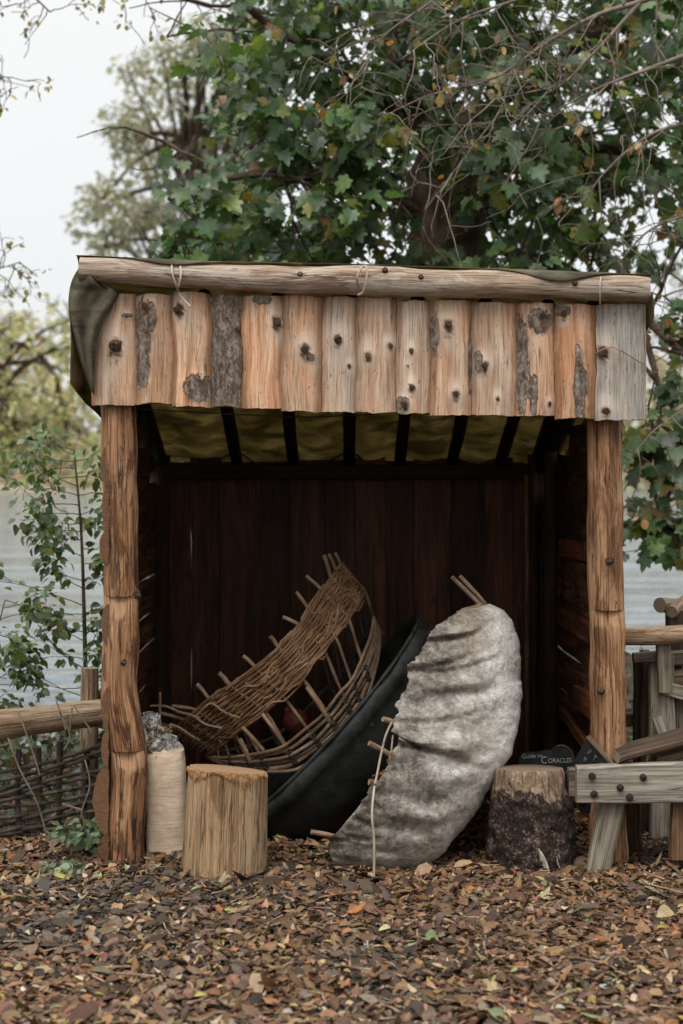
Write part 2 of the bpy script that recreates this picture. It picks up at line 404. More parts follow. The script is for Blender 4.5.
def m_hide():
    s = NB("raw_hide"); o = s.ob((1, 1, 1), False)
    a = s.noise(o, 5.5, 7, .62, .2); b = s.noise(o, 34, 5, .75, .3); f = s.noise(s.ob((40, 40, 130), False), 1, 4, .7, .6); lg = s.noise(o, 2.2, 3, .5)
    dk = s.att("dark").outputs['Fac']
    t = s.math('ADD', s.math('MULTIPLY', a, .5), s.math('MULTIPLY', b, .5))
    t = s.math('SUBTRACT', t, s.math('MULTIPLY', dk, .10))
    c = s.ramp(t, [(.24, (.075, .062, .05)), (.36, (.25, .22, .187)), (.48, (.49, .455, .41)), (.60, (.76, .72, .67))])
    c = s.mix(c, (.235, .165, .105), s.math('MULTIPLY', s.mask(lg, .48, .62), .45))
    sp_ = s.noise(o, 70, 4, .7); c = s.mix(c, (.10, .08, .065), s.math('MULTIPLY', s.mask(sp_, .58, .70), .40))
    c = s.mix(c, s.ramp(f, [(.3, (.5, .48, .46)), (.6, (1.05, 1.05, 1.05))]), .55, 'MULTIPLY')
    s.bump(s.math('ADD', s.math('MULTIPLY', b, 1.0), s.math('MULTIPLY', f, .35)), .8, .02); return s.done(c, .8, .2)

def m_tar():
    s = NB("tarred_cloth"); o = s.ob((1, 1, 1), False); n = s.noise(o, 9, 6, .65, .3); st = s.noise(s.ob((30, 6, 30), False), 1, 5, .7, .8)
    c = s.ramp(n, [(.35, (.004, .0042, .004)), (.7, (.0125, .013, .012))])
    c = s.mix(c, (.10, .105, .10), s.math('MULTIPLY', s.mask(st, .62, .72), .35))
    rim = s.att("rim").outputs['Fac']; c = s.mix(c, (.034, .035, .032), s.math('MULTIPLY', rim, s.mask(n, .3, .7)))
    s.bump(s.math('ADD', n, s.math('MULTIPLY', st, .3)), .5, .012); return s.done(c, s.ramp(n, [(.3, (.48,) * 3), (.7, (.75,) * 3)]), .22)

def m_stripe(name, c0, c1, c2, su=60, sv=14, rough=.65, bump=.5):
    s = NB(name); a = s.noise(s.uv(su, sv), 1.0, 4, .6); g = s.noise(s.ob((1, 1, 1), False), 12, 3)
    c = s.ramp(s.math('ADD', s.math('MULTIPLY', a, .6), s.math('MULTIPLY', g, .4)), [(.33, c0), (.5, c1), (.68, c2)])
    s.bump(a, bump, .003); return s.done(c, rough, .35)

M = dict(
    post=m_log("post_wood", (.12, .05, .022), (.36, .175, .083), (.56, .36, .215), (.075, .036, .020), .56, bump=1.0, blot=(.24, .19, .17)),
    post2=m_log("peeled_post_wood", (.15, .068, .03), (.36, .185, .09), (.52, .315, .175), (.085, .042, .024), .60, bump=1.0, blot=(.50, .42, .38)),
    log=m_log("log_wood", (.21, .14, .095), (.40, .29, .205), (.58, .465, .36), (.14, .095, .065), .58, grey=(.46, .40, .34), blot=(.62, .52, .44)),
    rail=m_log("rail_wood", (.13, .08, .045), (.27, .185, .115), (.40, .31, .215), (.085, .055, .035), .6),
    stump=m_log("stump_wood", (.17, .115, .07), (.36, .26, .17), (.50, .395, .285), (.15, .085, .05), .58, grey=(.33, .27, .19), bump=.9, blot=(.6, .5, .42)),
    slab=m_slab(), end=m_end("end_grain", (.20, .11, .055), (.42, .27, .155)), endbrown=m_end("end_grain_brown", (.07, .034, .018), (.19, .10, .052)), endgrey=m_end("end_grain_grey", (.11, .08, .055), (.26, .195, .14)),
    birch=m_bark("rough_bark", (.012, .009, .007), (.040, .027, .019), (.115, .082, .06), 16, 11, 1.0),
    bark=m_bark("tree_bark", (.022, .014, .010), (.075, .05, .034), (.15, .108, .078)),
    syc=m_bark("sycamore_bark", (.028, .019, .013), (.085, .058, .039), (.17, .125, .09), 14, 4),
    bark_slab=m_bark("slab_bark", (.02, .013, .009), (.07, .045, .028), (.15, .10, .07)),
    board=m_board("dark_board", (.032, .012, .0055), (.165, .062, .026), .6),
    beam=m_board("dark_beam", (.014, .009, .006), (.035, .022, .014)),  # very dark brown wood for rafters, plates and beams
    grey=m_board("grey_wood", (.15, .125, .095), (.40, .36, .30)),
    brown=m_board("brown_wood", (.06, .036, .022), (.17, .11, .07)),
    canvas=m_canvas(), hide=m_hide(), tar=m_tar(),
    wicker=m_stripe("willow", (.065, .031, .015), (.225, .115, .056), (.45, .28, .155), 40, 10),
    stick=m_stripe("hazel_rod", (.09, .052, .03), (.24, .15, .092), (.43, .31, .21), 50, 12),
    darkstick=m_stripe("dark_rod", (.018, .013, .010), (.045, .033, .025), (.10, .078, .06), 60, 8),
    twig=m_stripe("twig_bark", (.06, .045, .032), (.15, .115, .085), (.26, .21, .16), 40, 10),
    rope=m_stripe("rope_fibre", (.20, .15, .10), (.38, .30, .22), (.52, .44, .34), 200, 90),
    bolt=m_simple("rusty_iron", (.035, .025, .02), .6, .5, 60, .3, .4, .6),
    chalkboard=m_simple("chalkboard", (.012, .013, .014), .55, .5, 14, .1),
    chalk=m_simple("chalk", (.26, .26, .255), .9, .25, 120, .1),
    red=m_simple("red_plastic", (.11, .016, .008), .6, .3, 12, .1, .5),
    leaf=m_leaf("leaf", .40, .38, .5), pale_leaf=m_leaf("far_leaf", .5, .6, .25, False), dry=m_leaf("litter_leaf", .08, .7, .2),
)

def m_ground():
    s = NB("forest_floor"); o = s.ob((1, 1, 1), False); a = s.noise(o, 1.3, 4); b = s.noise(o, 28, 6, .7); v = s.voro(o, 45)
    c = s.ramp(b, [(.3, (.016, .010, .007)), (.5, (.055, .034, .021)), (.72, (.13, .085, .052))])
    c = s.mix(c, (.05, .048, .022), s.math('MULTIPLY', s.mask(a, .5, .7), .3))
    s.bump(s.math('ADD', b, v), .9, .03); return s.done(c, .9, .2)
def m_water():
    s = NB("lake_water"); g = s.n('ShaderNodeNewGeometry'); mp = s._map(g.outputs['Position'], (1.0, 1.7, 1), False)
    a = s.noise(mp, .9, 3, .55, .3); b = s.noise(mp, 4.0, 3, .6); mp2 = s._map(g.outputs['Position'], (.10, .34, 1), False); c2 = s.noise(mp2, 1.0, 4, .6, .2)
    s.bump(s.math('ADD', s.math('ADD', s.math('MULTIPLY', a, .8), s.math('MULTIPLY', b, .2)), s.math('MULTIPLY', c2, 6.0)), .45, .12)
    s.b.inputs['IOR'].default_value = 1.33; return s.done((.13, .165, .195), .07, .5)
def m_hill():
    s = NB("hill_ground"); n = s.noise(s.ob((1, 1, 1), False), .15, 5, .6)
    return s.done(s.ramp(n, [(.35, (.20, .17, .12)), (.5, (.26, .20, .14)), (.7, (.22, .20, .13))]), .95, .1)
M['ground'] = m_ground(); M['water'] = m_water(); M['hill'] = m_hill()
def m_sack():
    s = NB("sack_paper"); o = s.ob((1, 1, 1), False); n = s.noise(o, 14, 5, .6); h = s.noise(s.ob((10, 10, 260), False), 1, 3); f = s.noise(o, 260, 2)
    c = s.ramp(n, [(.3, (.44, .33, .23)), (.7, (.60, .47, .35))]); c = s.mix(c, (.27, .19, .125), s.math('MULTIPLY', s.mask(h, .5, .66), .5))
    s.bump(s.math('ADD', s.math('MULTIPLY', n, 1.5), s.math('MULTIPLY', f, .3)), .5, .01); return s.done(c, .75, .3)
def m_plastic():
    s = NB("clear_plastic"); o = s.ob((1, 1, 1), False); n = s.noise(o, 28, 5, .7, .8); s.bump(n, .6, .012); s.done((.80, .79, .76), .35, .4)
    t = s.n('ShaderNodeBsdfTransparent'); mx = s.n('ShaderNodeMixShader'); s.l(s.mask(n, .32, .95), mx.inputs[0])
    s.l(t.outputs[0], mx.inputs[1]); s.l(s.b.outputs[0], mx.inputs[2]); s.l(mx.outputs[0], s.out.inputs[0]); return s.m
M['sack'] = m_sack(); M['plastic'] = m_plastic()

rng = np.random.default_rng(7); rnd = random.Random(11)

# ------------------------------------------------------------------ ground, lake, far bank
def land(x, y):
    d = 10.4 + 1.6 * sstep(-.6, 1.6, x) + .25 * math.sin(x * 1.3) - y           # the near bank
    if y > 6:                                                                  # spit of land behind the shelter
        pen = min(x + .142 * y - .12, .166 * y + 2.6 * (1 - sstep(12.5, 16, y)) - x, 36 - y)
        d = max(d, pen)
        d = max(d, -.235 * y - 1.0 - x if y < 60 else -9)                       # left shore
        d = max(d, x - .30 * y - 1.5 if y < 60 else -9)                         # right shore
    return d
def height(x, y):
    if y > 150:
        e = 182 + 5 * math.sin(x * .06) + 3 * math.sin(x * .17)
        return lerp(-1.8, .2, sstep(-4, 2, y - e)) + 9 * sstep(8, 140, y - e)
    h = lerp(-1.8, 0.0, sstep(-1.1, .35, land(x, y)))
    return h + .02 * nz((x, y, 0), .9) + .012 * nz((x, y, 3), 3.0)
def axis(a, b, fine0, fine1, step, coarse):
    v = list(np.arange(fine0, fine1, step)); x = fine0; s_ = step
    lo = []
    while x > a: s_ = min(s_ * 1.16, coarse); x -= s_; lo.append(x)
    x = v[-1]; s_ = step; hi = []
    while x < b: s_ = min(s_ * 1.12, coarse); x += s_; hi.append(x)
    return lo[::-1] + v + hi
xs = axis(-260, 260, -4, 4.4, .12, 14); ys = axis(-60, 300, 3.5, 14, .12, 6)
mb = MB(); nx = len(xs)
mb.v = [(x, y, height(x, y)) for y in ys for x in xs]
for j in range(len(ys) - 1):
    for i in range(nx - 1):
        mb.f.append([j * nx + i, j * nx + i + 1, (j + 1) * nx + i + 1, (j + 1) * nx + i]); mb.mi.append(1 if ys[j] > 150 else 0)
        mb.uv.append(((0, 0),) * 4)
kind(obj("ground", mb, [M['ground'], M['hill']], sharp=180), 'structure')
mb = MB(); mb.add([(-300, 7, -.6), (300, 7, -.6), (300, 260, -.6), (-300, 260, -.6)], [(0, 1, 2, 3)], [((0, 0),) * 4])
kind(obj("water", mb, M['water']), 'structure')

# ------------------------------------------------------------------ timber shelter
shelter = thing("timber_shelter", "open fronted rustic timber shelter with waney board fascia and canvas roof, holding the coracles", "shelter", (0.1, 7.0, 0))
YB = 9.0                                               # back wall
def post(pts, Y, rads, notches, seed, name="post", material='post'):
    """pts: picture points of the axis; notches: (top, bottom) picture rows of the flat housings cut into the front"""
    ax = [P(x, y, Y) for x, y in pts]; ax = [Vector(p) for p in cat([tuple(a) + (r,) for a, r in zip(ax, rads)], 60)] if False else cat([tuple(a) + (r,) for a, r in zip(ax, rads)], 70)
    rows = [(Vector(q[:3]), q[3]) for q in ax]
    nzs = [(P(0, a, Y - .07).z, P(0, b, Y - .07).z) for a, b in notches]
    zs = sorted(set([r[0].z for r in rows] + [z for n_ in nzs for z in (n_[0] - .0015, n_[0] + .0015, n_[1])]), reverse=True)
    za = np.array([r[0].z for r in rows])[::-1]; xa = np.array([r[0].x for r in rows])[::-1]; ra = np.array([r[1] for r in rows])[::-1]
    m_ = MB(); rings = []; n = 28
    for z in zs:
        cx = np.interp(z, za, xa); r = np.interp(z, za, ra); ring = []
        for k in range(n):
            a = 2 * PI * k / n + PI / 2; q = Vector((cx + r * math.cos(a), Y + r * math.sin(a), z))
            rr = r * (1 + .10 * nz(q, 7, seed) + .055 * nz((q.x * 26, q.y * 26, q.z * 3), 1, seed)); 
            x, y = cx + rr * math.cos(a), Y + rr * math.sin(a)
            for hi, lo in nzs:
                if lo <= z <= hi: y = max(y, Y - r * lerp(.97, .70, (z - lo) / (hi - lo)))
            ring.append((x, y, z))
        rings.append(ring)
    m_.loft(rings, capmat=1)
    m_.setatt("cut", lambda v: max([0.0] + [lerp(.35, 1.0, (v[2] - lo) / (hi - lo)) for hi, lo in nzs if lo <= v[2] <= hi]) if v[1] < Y - .03 else 0.0)
    return obj(name, m_, [M[material], M['end']], shelter, sharp=50)
post([(118, 398), (120, 470), (121, 560), (121, 620), (119, 690), (126, 740), (129, 770), (126, 820), (125, 885)], 6.97, [.076, .077, .074, .078, .080, .082, .080, .082, .086], [(597, 624), (752, 777)], 3.1)
post([(604, 410), (605, 500), (606, 600), (608, 680), (608, 760), (608, 840), (609, 880)], 7.0, [.075, .077, .076, .078, .078, .082, .084], [(611, 633)], 8.7, material='post2')
for px, sd_ in ((160, 2.2), (541, 5.5)):
    post([(px, 455), (px, 620), (px, 795)], YB - .05, [.055, .058, .06], [], sd_, material='rail').color = (.22, .18, .15, 1)
for px, py, r in ((136, 594, .024), (124, 662, .013), (612, 560, .013), (600, 690, .014)):
    dx = (px - (120 if px < 300 else 606)) / 18.0; yy = 6.97 - .074 * math.sqrt(max(.1, 1 - min(1, dx * dx)))
    c = P(px, py, yy); ax = Vector((dx * .9, -1, .25)).normalized(); m_ = MB(); m_.tube([c - ax * .03, c, c + ax * .006, c + ax * .010, c + ax * .004], [r * 1.25, r, r * .8, r * .5, r * .2], 16, wob=.4, ws=50, seed=px); obj("knot", m_, M['bark_slab'], shelter)
# thin corner poles by the right wall
for px, Y, r, c in ((527, 8.7, .012, (.8, .6, .45, 1)), (551, 8.35, .035, (.16, .12, .1, 1)), (534, 8.9, .03, (.2, .15, .12, 1))):
    m_ = MB(); a = P(px - 1, 452 if r > .02 else 475, Y); b = P(px, 470 + 1.7 * F / Y, Y)
    m_.tube([a, a.lerp(b, .3) + Vector((.006, 0, 0)), a.lerp(b, .7), b], r, 10, wob=.1); o = obj("corner_pole", m_, M['rail'], shelter); o.color = c

# back wall boards, two layers so that only a few slits let light in
xl, xr = P(158, 0, YB).x, P(545, 0, YB).x
wds = []; x = xl
while x < xr - .05:
    wd = rnd.uniform(.13, .22); wds.append((x, min(x + wd, xr))); x += wd + .003
zt = P(0, 466, YB).z
for i, (a, b) in enumerate(wds):
    m_ = MB(); c = (a + b) / 2
    Yb = YB + .03 + (.026 if i % 2 else 0); wd = (b - a) + (.02 if i not in (1,) else -.004)
    m_.plank((c, Yb, zt + .02 + rnd.uniform(0, .03)), (c + rnd.uniform(-.012, .012), Yb, -.03), (wd, 0, 0), (0, .024, 0), 16, .005, i * 3.3, edge=.008)
    o = obj("back_board", m_, M['board'], shelter); k = rnd.uniform(.55, 1.35); o.color = (k, k * rnd.uniform(.85, 1.0), k * .9, 1)
m_ = MB(); m_.plank((xl - .05, YB - .03, P(0, 472, YB).z), (xr + .05, YB - .03, P(0, 472, YB).z), (0, 0, .085), (0, .07, 0), 10, .006, 4)
obj("back_beam", m_, M['beam'], shelter)

# side walls: half-log slabs laid lengthwise outside the posts, flat face inwards
def side_wall(x0, x1, sgn, heights, seed, gaps):
    z = .02
    for i, hgt in enumerate(heights):
        gap = rnd.uniform(.004, .009) if i in gaps else -.006
        top0 = 2.2; back_top = 1.70
        if z + hgt > 2.02: break
        y0 = (6.93 if sgn < 0 else 7.03) + rnd.uniform(-.04, .02); y1 = YB + rnd.uniform(.0, .08)
        if z + hgt > 1.72: y1 = lerp(YB, 7.1, (z + hgt - 1.70) / .55)
        th = rnd.uniform(.026, .045) if i != 1 else .064
        m_ = MB(); rings = []; n = 16
        for k in range(n):
            t = k / (n - 1); y = lerp(y0, y1, t); xx = lerp(x0, x1, (y - 6.93) / (YB - 6.93)); ring = []
            hh = hgt / 2 * (1 + .12 * nz((y * 1.5, seed, i * 3.0))); zc = z + hgt / 2 + .012 * nz((y * 2, seed + 4, i * 5.0))
            for q in range(9):
                a = PI * q / 8; ring.append((xx + sgn * (th * math.sin(a) * (1 + .2 * nz((a * 2, y * 4, i)))), y, zc - hh * math.cos(a)))
            for q in range(1, 5): ring.append((xx - sgn * .004 * (q % 2), y, zc + hh * (1 - q / 2.5)))
            rings.append(ring if sgn < 0 else ring)
        m_.loft(rings, capmat=1)
        for j in range(len(m_.mi)): pass
        o = obj("side_board", m_, [M['post'], M['endbrown']], shelter)
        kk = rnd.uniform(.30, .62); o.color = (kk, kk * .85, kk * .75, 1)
        z += hgt + gap
hs_ = [.115, .30, .16, .20, .15, .19, .17, .14, .2, .18, .15, .2, .18]
XL0, XL1 = P(110.5, 0, 6.97).x, P(162, 0, YB).x - .03
XR0, XR1 = P(613, 0, 7.0).x, P(543, 0, YB).x + .03
side_wall(XL0, XL1, -1, hs_, 1.0, (3, 4, 5))
side_wall(XR0, XR1, 1, [.22, .17, .15, .21, .14, .2, .16, .19, .16, .2, .15], 9.0, (3,))
# short cleats nailed across the right wall, seen from inside
for (ya, yb, za, zb, tt) in ((7.25, 8.2, .95, .95, .10), (7.5, 8.3, 1.32, 1.30, .09), (7.3, 7.85, .62, .60, .11), (7.2, 8.3, .40, .46, .05)):
    xa = lerp(XR0, XR1, (ya - 6.93) / (YB - 6.93)) - .03; xb = lerp(XR0, XR1, (yb - 6.93) / (YB - 6.93)) - .03
    m_ = MB(); m_.plank((xa, ya, za), (xb, yb, zb), (0, 0, tt), (.03, 0, 0), 6, .004, ya); o = obj("wall_cleat", m_, M['board'], shelter); o.color = (1.5, 1.3, 1.2, 1)

# roof: rafters, plates, front log, canvas
ZF0, ZF1 = P(0, 283, 6.9).z, P(0, 300, 6.9).z          # under-side of the log, left and right end
ZBK = P(0, 458, YB + .05).z
def roof_z(x, y):
    t = (y - 6.9) / (YB + .05 - 6.9); u = (x + 1.12) / 2.44
    return lerp(lerp(ZF0, ZF1, u), lerp(ZBK + .03, ZBK - .02, u), t)
for px in (160, 236, 293, 349, 400, 452, 500, 535):
    x = (px - CX) * YB / F; m_ = MB(); path = []
    for k in range(10):
        y = lerp(6.905, YB + .12, k / 9); path.append((x + .012 * nz((y, px, 0)), y, roof_z(x, y) - .035 + .008 * nz((y * 2, px, 3))))
    m_.tube(path, [.034 + .004 * nz((k, px, 1)) for k in range(10)], 10, wob=.12, capmat=1)
    obj("rafter", m_, M['beam'], shelter)
for xa, xb, nm in ((XL0 + .02, XL1 + .03, "wall_plate"), (XR0 - .03, XR1 - .03, "wall_plate")):
    m_ = MB(); m_.tube([(xa, 6.95, roof_z(xa, 6.95) - .12), ((xa + xb) / 2, 8, roof_z((xa + xb) / 2, 8) - .10), (xb, YB, roof_z(xb, YB) - .08)], .04, 10, wob=.1); obj(nm, m_, M['beam'], shelter)
# front log
m_ = MB(); pts = cat([(80, 270, 13.5), (140, 273, 13.5), (210, 277, 14), (290, 280, 15), (360, 281, 15.5), (440, 283, 14.5), (520, 285, 14.5), (590, 288, 14), (648, 289, 13.5)], 60)
YL = 6.83
path = [P(a[0], a[1], YL) + Vector((0, .006 * nz((a[0] * .02, 0, 0)), 0)) for a in pts]
m_.tube(path, [a[2] * .93 * YL / F for a in pts], 22, capmat=1, wob=.13, ws=6, seed=2)
roof_log = obj("roof_log", m_, [M['log'], M['end']], shelter, sharp=60)
# small knots on the log
for px, py in ((300, 274), (421, 277), (575, 283), (385, 270)):
    m_ = MB(); c = P(px, py, YL - .055); m_.tube([c + Vector((0, .03, 0)), c, c + Vector((0, -.008, .002))], [.016, .013, .008], 9, wob=.2); obj("knot", m_, M['bark_slab'], roof_log)

# fascia slabs
SL = [  # x0 x1 | weathered grey, overall bark, warmth | knots (px,py,r) | bark patches (px,py,rx,ry)
 (92, 136, (.25, .0, .15), [(116, 347, 9), (127, 316, 2.5)], [(128, 316, 8, 2)]),
 (136.5, 173, (.15, .05, .25), [(147, 307, 7)], [(143, 345, 9, 45), (152, 318, 6, 16)]),
 (173.5, 211, (.10, .0, .35), [(180, 310, 6)], [(200, 388, 17, 15)]),
 (211.5, 241, (.4, .85, .0), [(238, 330, 4)], [(226, 350, 40, 90)]),
 (241.5, 282, (.15, .02, .45), [(277, 322, 6)], [(262, 300, 10, 6)]),
 (281, 322, (.2, .0, .4), [(305, 350, 6.5)], [(310, 358, 5, 5)]),
 (323, 356, (.6, .0, .05), [(338, 340, 6), (349, 366, 2.5)], []),
 (356.5, 396, (.35, .0, .2), [(368, 356, 5), (390, 346, 4)], []),
 (397, 430, (.4, .0, .15), [(412, 388, 4.5), (411, 351, 3), (407, 366, 2), (404, 405, 5)], [(402, 404, 7, 8)]),
 (430.5, 471, (.2, .03, .35), [(448, 325, 6.5), (455, 394, 5)], [(434, 335, 5, 20), (470, 360, 3, 40)]),
 (472, 516, (.35, .0, .25), [(484, 366, 5), (497, 399, 3)], [(478, 362, 5, 12)]),
 (516.5, 554, (.2, .12, .3), [(541, 317, 5.5), (549, 404, 3)], [(521, 365, 6, 50), (538, 322, 12, 12), (532, 395, 5, 20)]),
 (555, 595, (.05, .0, .6), [(563, 314, 4)], [(579, 390, 8, 34), (577, 355, 3, 12), (562, 312, 10, 6)]),
 (596, 646, (.95, .0, .0), [(602, 352, 7), (605, 411, 5)], []),
]
YS = 6.885
for i, (x0, x1, tone, knots, barks) in enumerate(SL):
    m_ = MB(); rings = []; nv = 44; nu = 15; sc = YS / F
    xm = (x0 + x1) / 2
    ytop = np.interp(xm, [92, 300, 450, 600, 646], [293, 296, 301, 306, 305]) + rnd.uniform(-1.5, 1.5)
    ybot = np.interp(xm, [92, 250, 400, 520, 600, 646], [404, 408, 412, 416, 420, 420]) + rnd.uniform(-2.0, 2.4)
    bul = rnd.uniform(.022, .036)
    for k in range(nv):
        v = k / (nv - 1); py = lerp(ytop, ybot, v); ring = []
        l_ = x0 - .5 + 2.2 * nz((i * 4.1, v * 2.6, 0)) + .8 * nz((i * 4.1, v * 11, 0)) + (14 * (1 - sstep(0, .45, v)) if i == 0 else 0); r_ = x1 + 2.0 * nz((i * 4.1 + 4.1, v * 2.6, 0)) + .2 + .8 * nz((i * 4.1 + 4, v * 11, 0))
        for u in range(nu):
            t = u / (nu - 1); px = lerp(l_, r_, t)
            d = bul * (1 - abs(2 * t - 1) ** 2.6) + .006 * nz((px * .07, py * .02, i * 2.0))
            for bx, by, rx, ry in barks: d += .006 * sstep(.30, .55, 1 - .55 * math.hypot((px - bx) / rx, (py - by) / ry) ** 2 + .5 * nz((px * .18, py * .10, 3)))
            for kx, ky, kr in knots:
                q = math.hypot((px - kx) / 1.0, (py - ky) / 1.35) / kr
                d += .013 * math.exp(-(q * .62) ** 2) * min(1, kr / 5)
            pyy = py + (2.0 * nz((px * .06, i * 3.3, 9)) + 1.2 * nz((px * .2, i * 3.3, 2)) if k in (0, nv - 1) else 0)
            ring.append(P(px, pyy, YS) + Vector((0, -d, 0)))
        for u in range(4):
            ring.append(P(lerp(r_ - 1, l_ + 1, u / 3), py, YS) + Vector((0, .014, 0)))
        rings.append(ring)
    m_.loft(rings, capmat=1)
    def kf(v, kn=knots):
        px = CX + v[0] * F / YS; py = HOR - (v[2] - EYE) * F / YS; b = 0
        for kx, ky, kr in kn:
            q = math.hypot(px - kx, (py - ky) / (1.1 if py < ky else 2.1)) / kr; b = max(b, 1.15 - .60 * q + .35 * nz((px * .3, py * .3, kx)))
        return max(b, 0)
    def bf(v, bk=barks):
        px = CX + v[0] * F / YS; py = HOR - (v[2] - EYE) * F / YS; b = 0
        for bx, by, rx, ry in bk: b = max(b, 1 - .55 * math.hypot((px - bx) / rx, (py - by) / ry) ** 2)
        return max(b, 0)
    def hf(v, kn=knots):
        px = CX + v[0] * F / YS; py = HOR - (v[2] - EYE) * F / YS; b = 0
        for kx, ky, kr in kn: b = max(b, math.exp(-(((px - kx) / (kr * 2.2)) ** 2 + ((py - ky) / (kr * 4.5)) ** 2)))
        return b
    m_.setatt("halo", hf); m_.att['edge'] = {q: abs(2 * min(1, (q % (nu + 4)) / (nu - 1)) - 1) for q in range(nv * (nu + 4))}; m_.setatt("knot", kf); m_.setatt("bark", bf)
    o = obj("fascia_slab", m_, [M['slab'], M['end']], shelter, sharp=50); o.color = (*tone, 1)
    for kx, ky, kr in knots:
        if kr < 2.9: continue
        t = (kx - x0) / (x1 - x0); d = bul * (1 - min(1, abs(2 * t - 1)) ** 2.6) + .012 * min(1, kr / 5)
        c = P(kx, ky, YS) + Vector((0, -d, 0)); r = kr * YS / F * .52; km = MB(); ax = Vector((rnd.uniform(-.5, .5), -1, rnd.uniform(-.5, .3))).normalized(); r *= rnd.uniform(.75, 1.25); fl_ = rnd.uniform(.2, .8)
        km.tube([c - ax * .03, c + ax * .001, c + ax * r * .5 * fl_, c + ax * r * .8 * fl_, c + ax * r * .82 * fl_, c + ax * r * .7 * fl_], [r * 1.25, r * 1.1, r * .98, r * .86, r * .66, r * .60], 18, wob=.26, ws=75, seed=i + kx, capmat=1)
        obj("knot", km, [M['bark_slab'], M['endbrown']], o)

for ya, yb in ((302, 346), (350, 398)):  # boards added behind the slabs to keep the gaps between them dark
    m_ = MB(); a, b_ = P(98, (ya + yb) / 2, 6.918), P(641, (ya + yb) / 2 + 10, 6.918); m_.plank(a, b_, (0, 0, (yb - ya) * 6.9 / F), (0, .02, 0), 10, .001, ya); obj("gap_blocker", m_, M['beam'], shelter)

# canvas: laid over rafters and front log, hanging over the left end in a fold
def canvas():
    m_ = MB(); nu, nv = 70, 40; rows = []
    for j in range(nv):
        t = j / (nv - 1); ring = []
        for i in range(nu):
            u = i / (nu - 1); x = lerp(-1.125, 1.315, u)
            if t < .16:      # over the log: from just ahead of its crown back to the rafters
                q = t / .16; px = CX + x * F / YL; yc = np.interp(px, [80, 210, 360, 520, 648], [270, 277, 281, 285, 289]); rr = np.interp(px, [80, 360, 648], [13.5, 15.5, 13.5]) * YL / F + .006
                dip = .85 * math.exp(-((px - 172) / 42) ** 2) + 1.25 * math.exp(-((px - 556) / 46) ** 2)
                a = lerp(PI * .5 - .15 - dip, -.25 + PI, q) if False else lerp(R(95) + dip, R(15), q)
                c = P(px, yc, YL); ring.append((x, YL - rr * math.cos(PI - a) * -1 if False else YL + rr * math.cos(a), c.z + rr * math.sin(a)))
            else:
                q = (t - .16) / .84; y = lerp(YL + .085, YB + .22, q); xx = lerp(x, x * .97 - .0, q)
                z = roof_z(xx, y) + .006
                sag = .018 * (math.cos(2 * PI * x / .32)) - .012
                ring.append((xx, y, z + sag * min(1, q * 4) + .008 * nz((x * 4, y * 4, 0))))
        rows.append(ring)
    m_.loft(rows, (False, False), closed=False)
    # left hanging fold
    L = [(80, 266, 6.80), (72, 280, 6.84), (69, 300, 6.86), (71, 325, 6.88), (77, 350, 6.90), (84, 372, 6.92), (92, 392, 6.94)]
    Rr = [(98, 284, 6.87), (118, 292, 6.845), (113, 304, 6.835), (105, 318, 6.83), (99, 336, 6.83), (95, 360, 6.84), (94, 392, 6.86)]
    La, Ra = cat(L, 26), cat(Rr, 26); rows = []
    for k in range(26):
        ring = []
        for q in range(18):
            t = q / 17; a = La[k] * (1 - t) + Ra[k] * t; fold = (.026 * math.sin(t * 10 + k * .26 + 1.5 * nz((t * 2, k * .1, 4))) + .022 * nz((t * 4, k * .16, 7)) + .012 * nz((t * 9, k * .4, 2))) * math.sin(PI * t) ** .5
            ring.append(P(a[0], a[1], a[2] - .035 * math.sin(PI * t) + fold))
        rows.append(ring)
    m_.loft(rows, (False, False), closed=False)
    # the sheet carried down the left side, seen edge-on from the front
    rows = []
    for k in range(14):
        t = k / 13; ring = []
        for q in range(14):
            y = lerp(6.86, YB + .2, q / 13); b = roof_z(-1.1, y); x = -1.125 - .035 * sstep(0, .4, t) + .02 * nz((y * 3, t * 2, 1)); drop = (.34 * (1 - q / 13) + .12) * t
            ring.append((x + .10 * (q / 13), y, b + .012 - drop))
        rows.append(ring)
    m_.loft(rows, (False, False), closed=False)
    rows = []
    for k in range(8):
        t = k / 7; ring = []
        for q in range(14):
            y = lerp(6.84, YB + .2, q / 13); ring.append((1.315 + .012 * sstep(0, .5, t) + .012 * nz((y * 3, t, 8)) - .08 * (q / 13), y, roof_z(1.31, y) + .01 - t * .11))
        rows.append(ring)
    m_.loft(rows, (False, False), closed=False)
    o = obj("canvas_roof", m_, M['canvas'], shelter, sharp=180)
    so = o.modifiers.new("thick", 'SOLIDIFY'); so.thickness = .003; return o
canvas()
# rope ties round the log
def rope(name, pts, Y, r=.0045, parent=shelter, mat_='rope', n=40):
    m_ = MB(); q = cat([tuple(P(a[0], a[1], Y if len(a) < 3 else a[2])) for a in pts], n); m_.tube([Vector(p) for p in q], r, 7, wob=.1, ws=40); return obj(name, m_, M[mat_], parent)
rope("rope_tie", [(172, 262, 6.80), (172, 272, 6.755), (176, 285, 6.765), (178, 292, 6.81)], 6.76, .004)
rope("rope_tie", [(180, 264, 6.80), (181, 274, 6.755), (179, 285, 6.765), (178, 291, 6.80), (182, 298, 6.81), (187, 303, 6.8), (190, 307, 6.79)], 6.76, .005)
rope("rope_tie", [(360, 290, 6.80), (357, 280, 6.75), (359, 272, 6.745), (364, 266, 6.755), (367, 270, 6.745), (366, 282, 6.745), (363, 292, 6.76), (358, 295, 6.77)], 6.74, .005)
rope("rope_tie", [(601, 277, 6.79), (600, 284, 6.755), (600, 296, 6.76), (600, 304, 6.79)], 6.755, .0035)
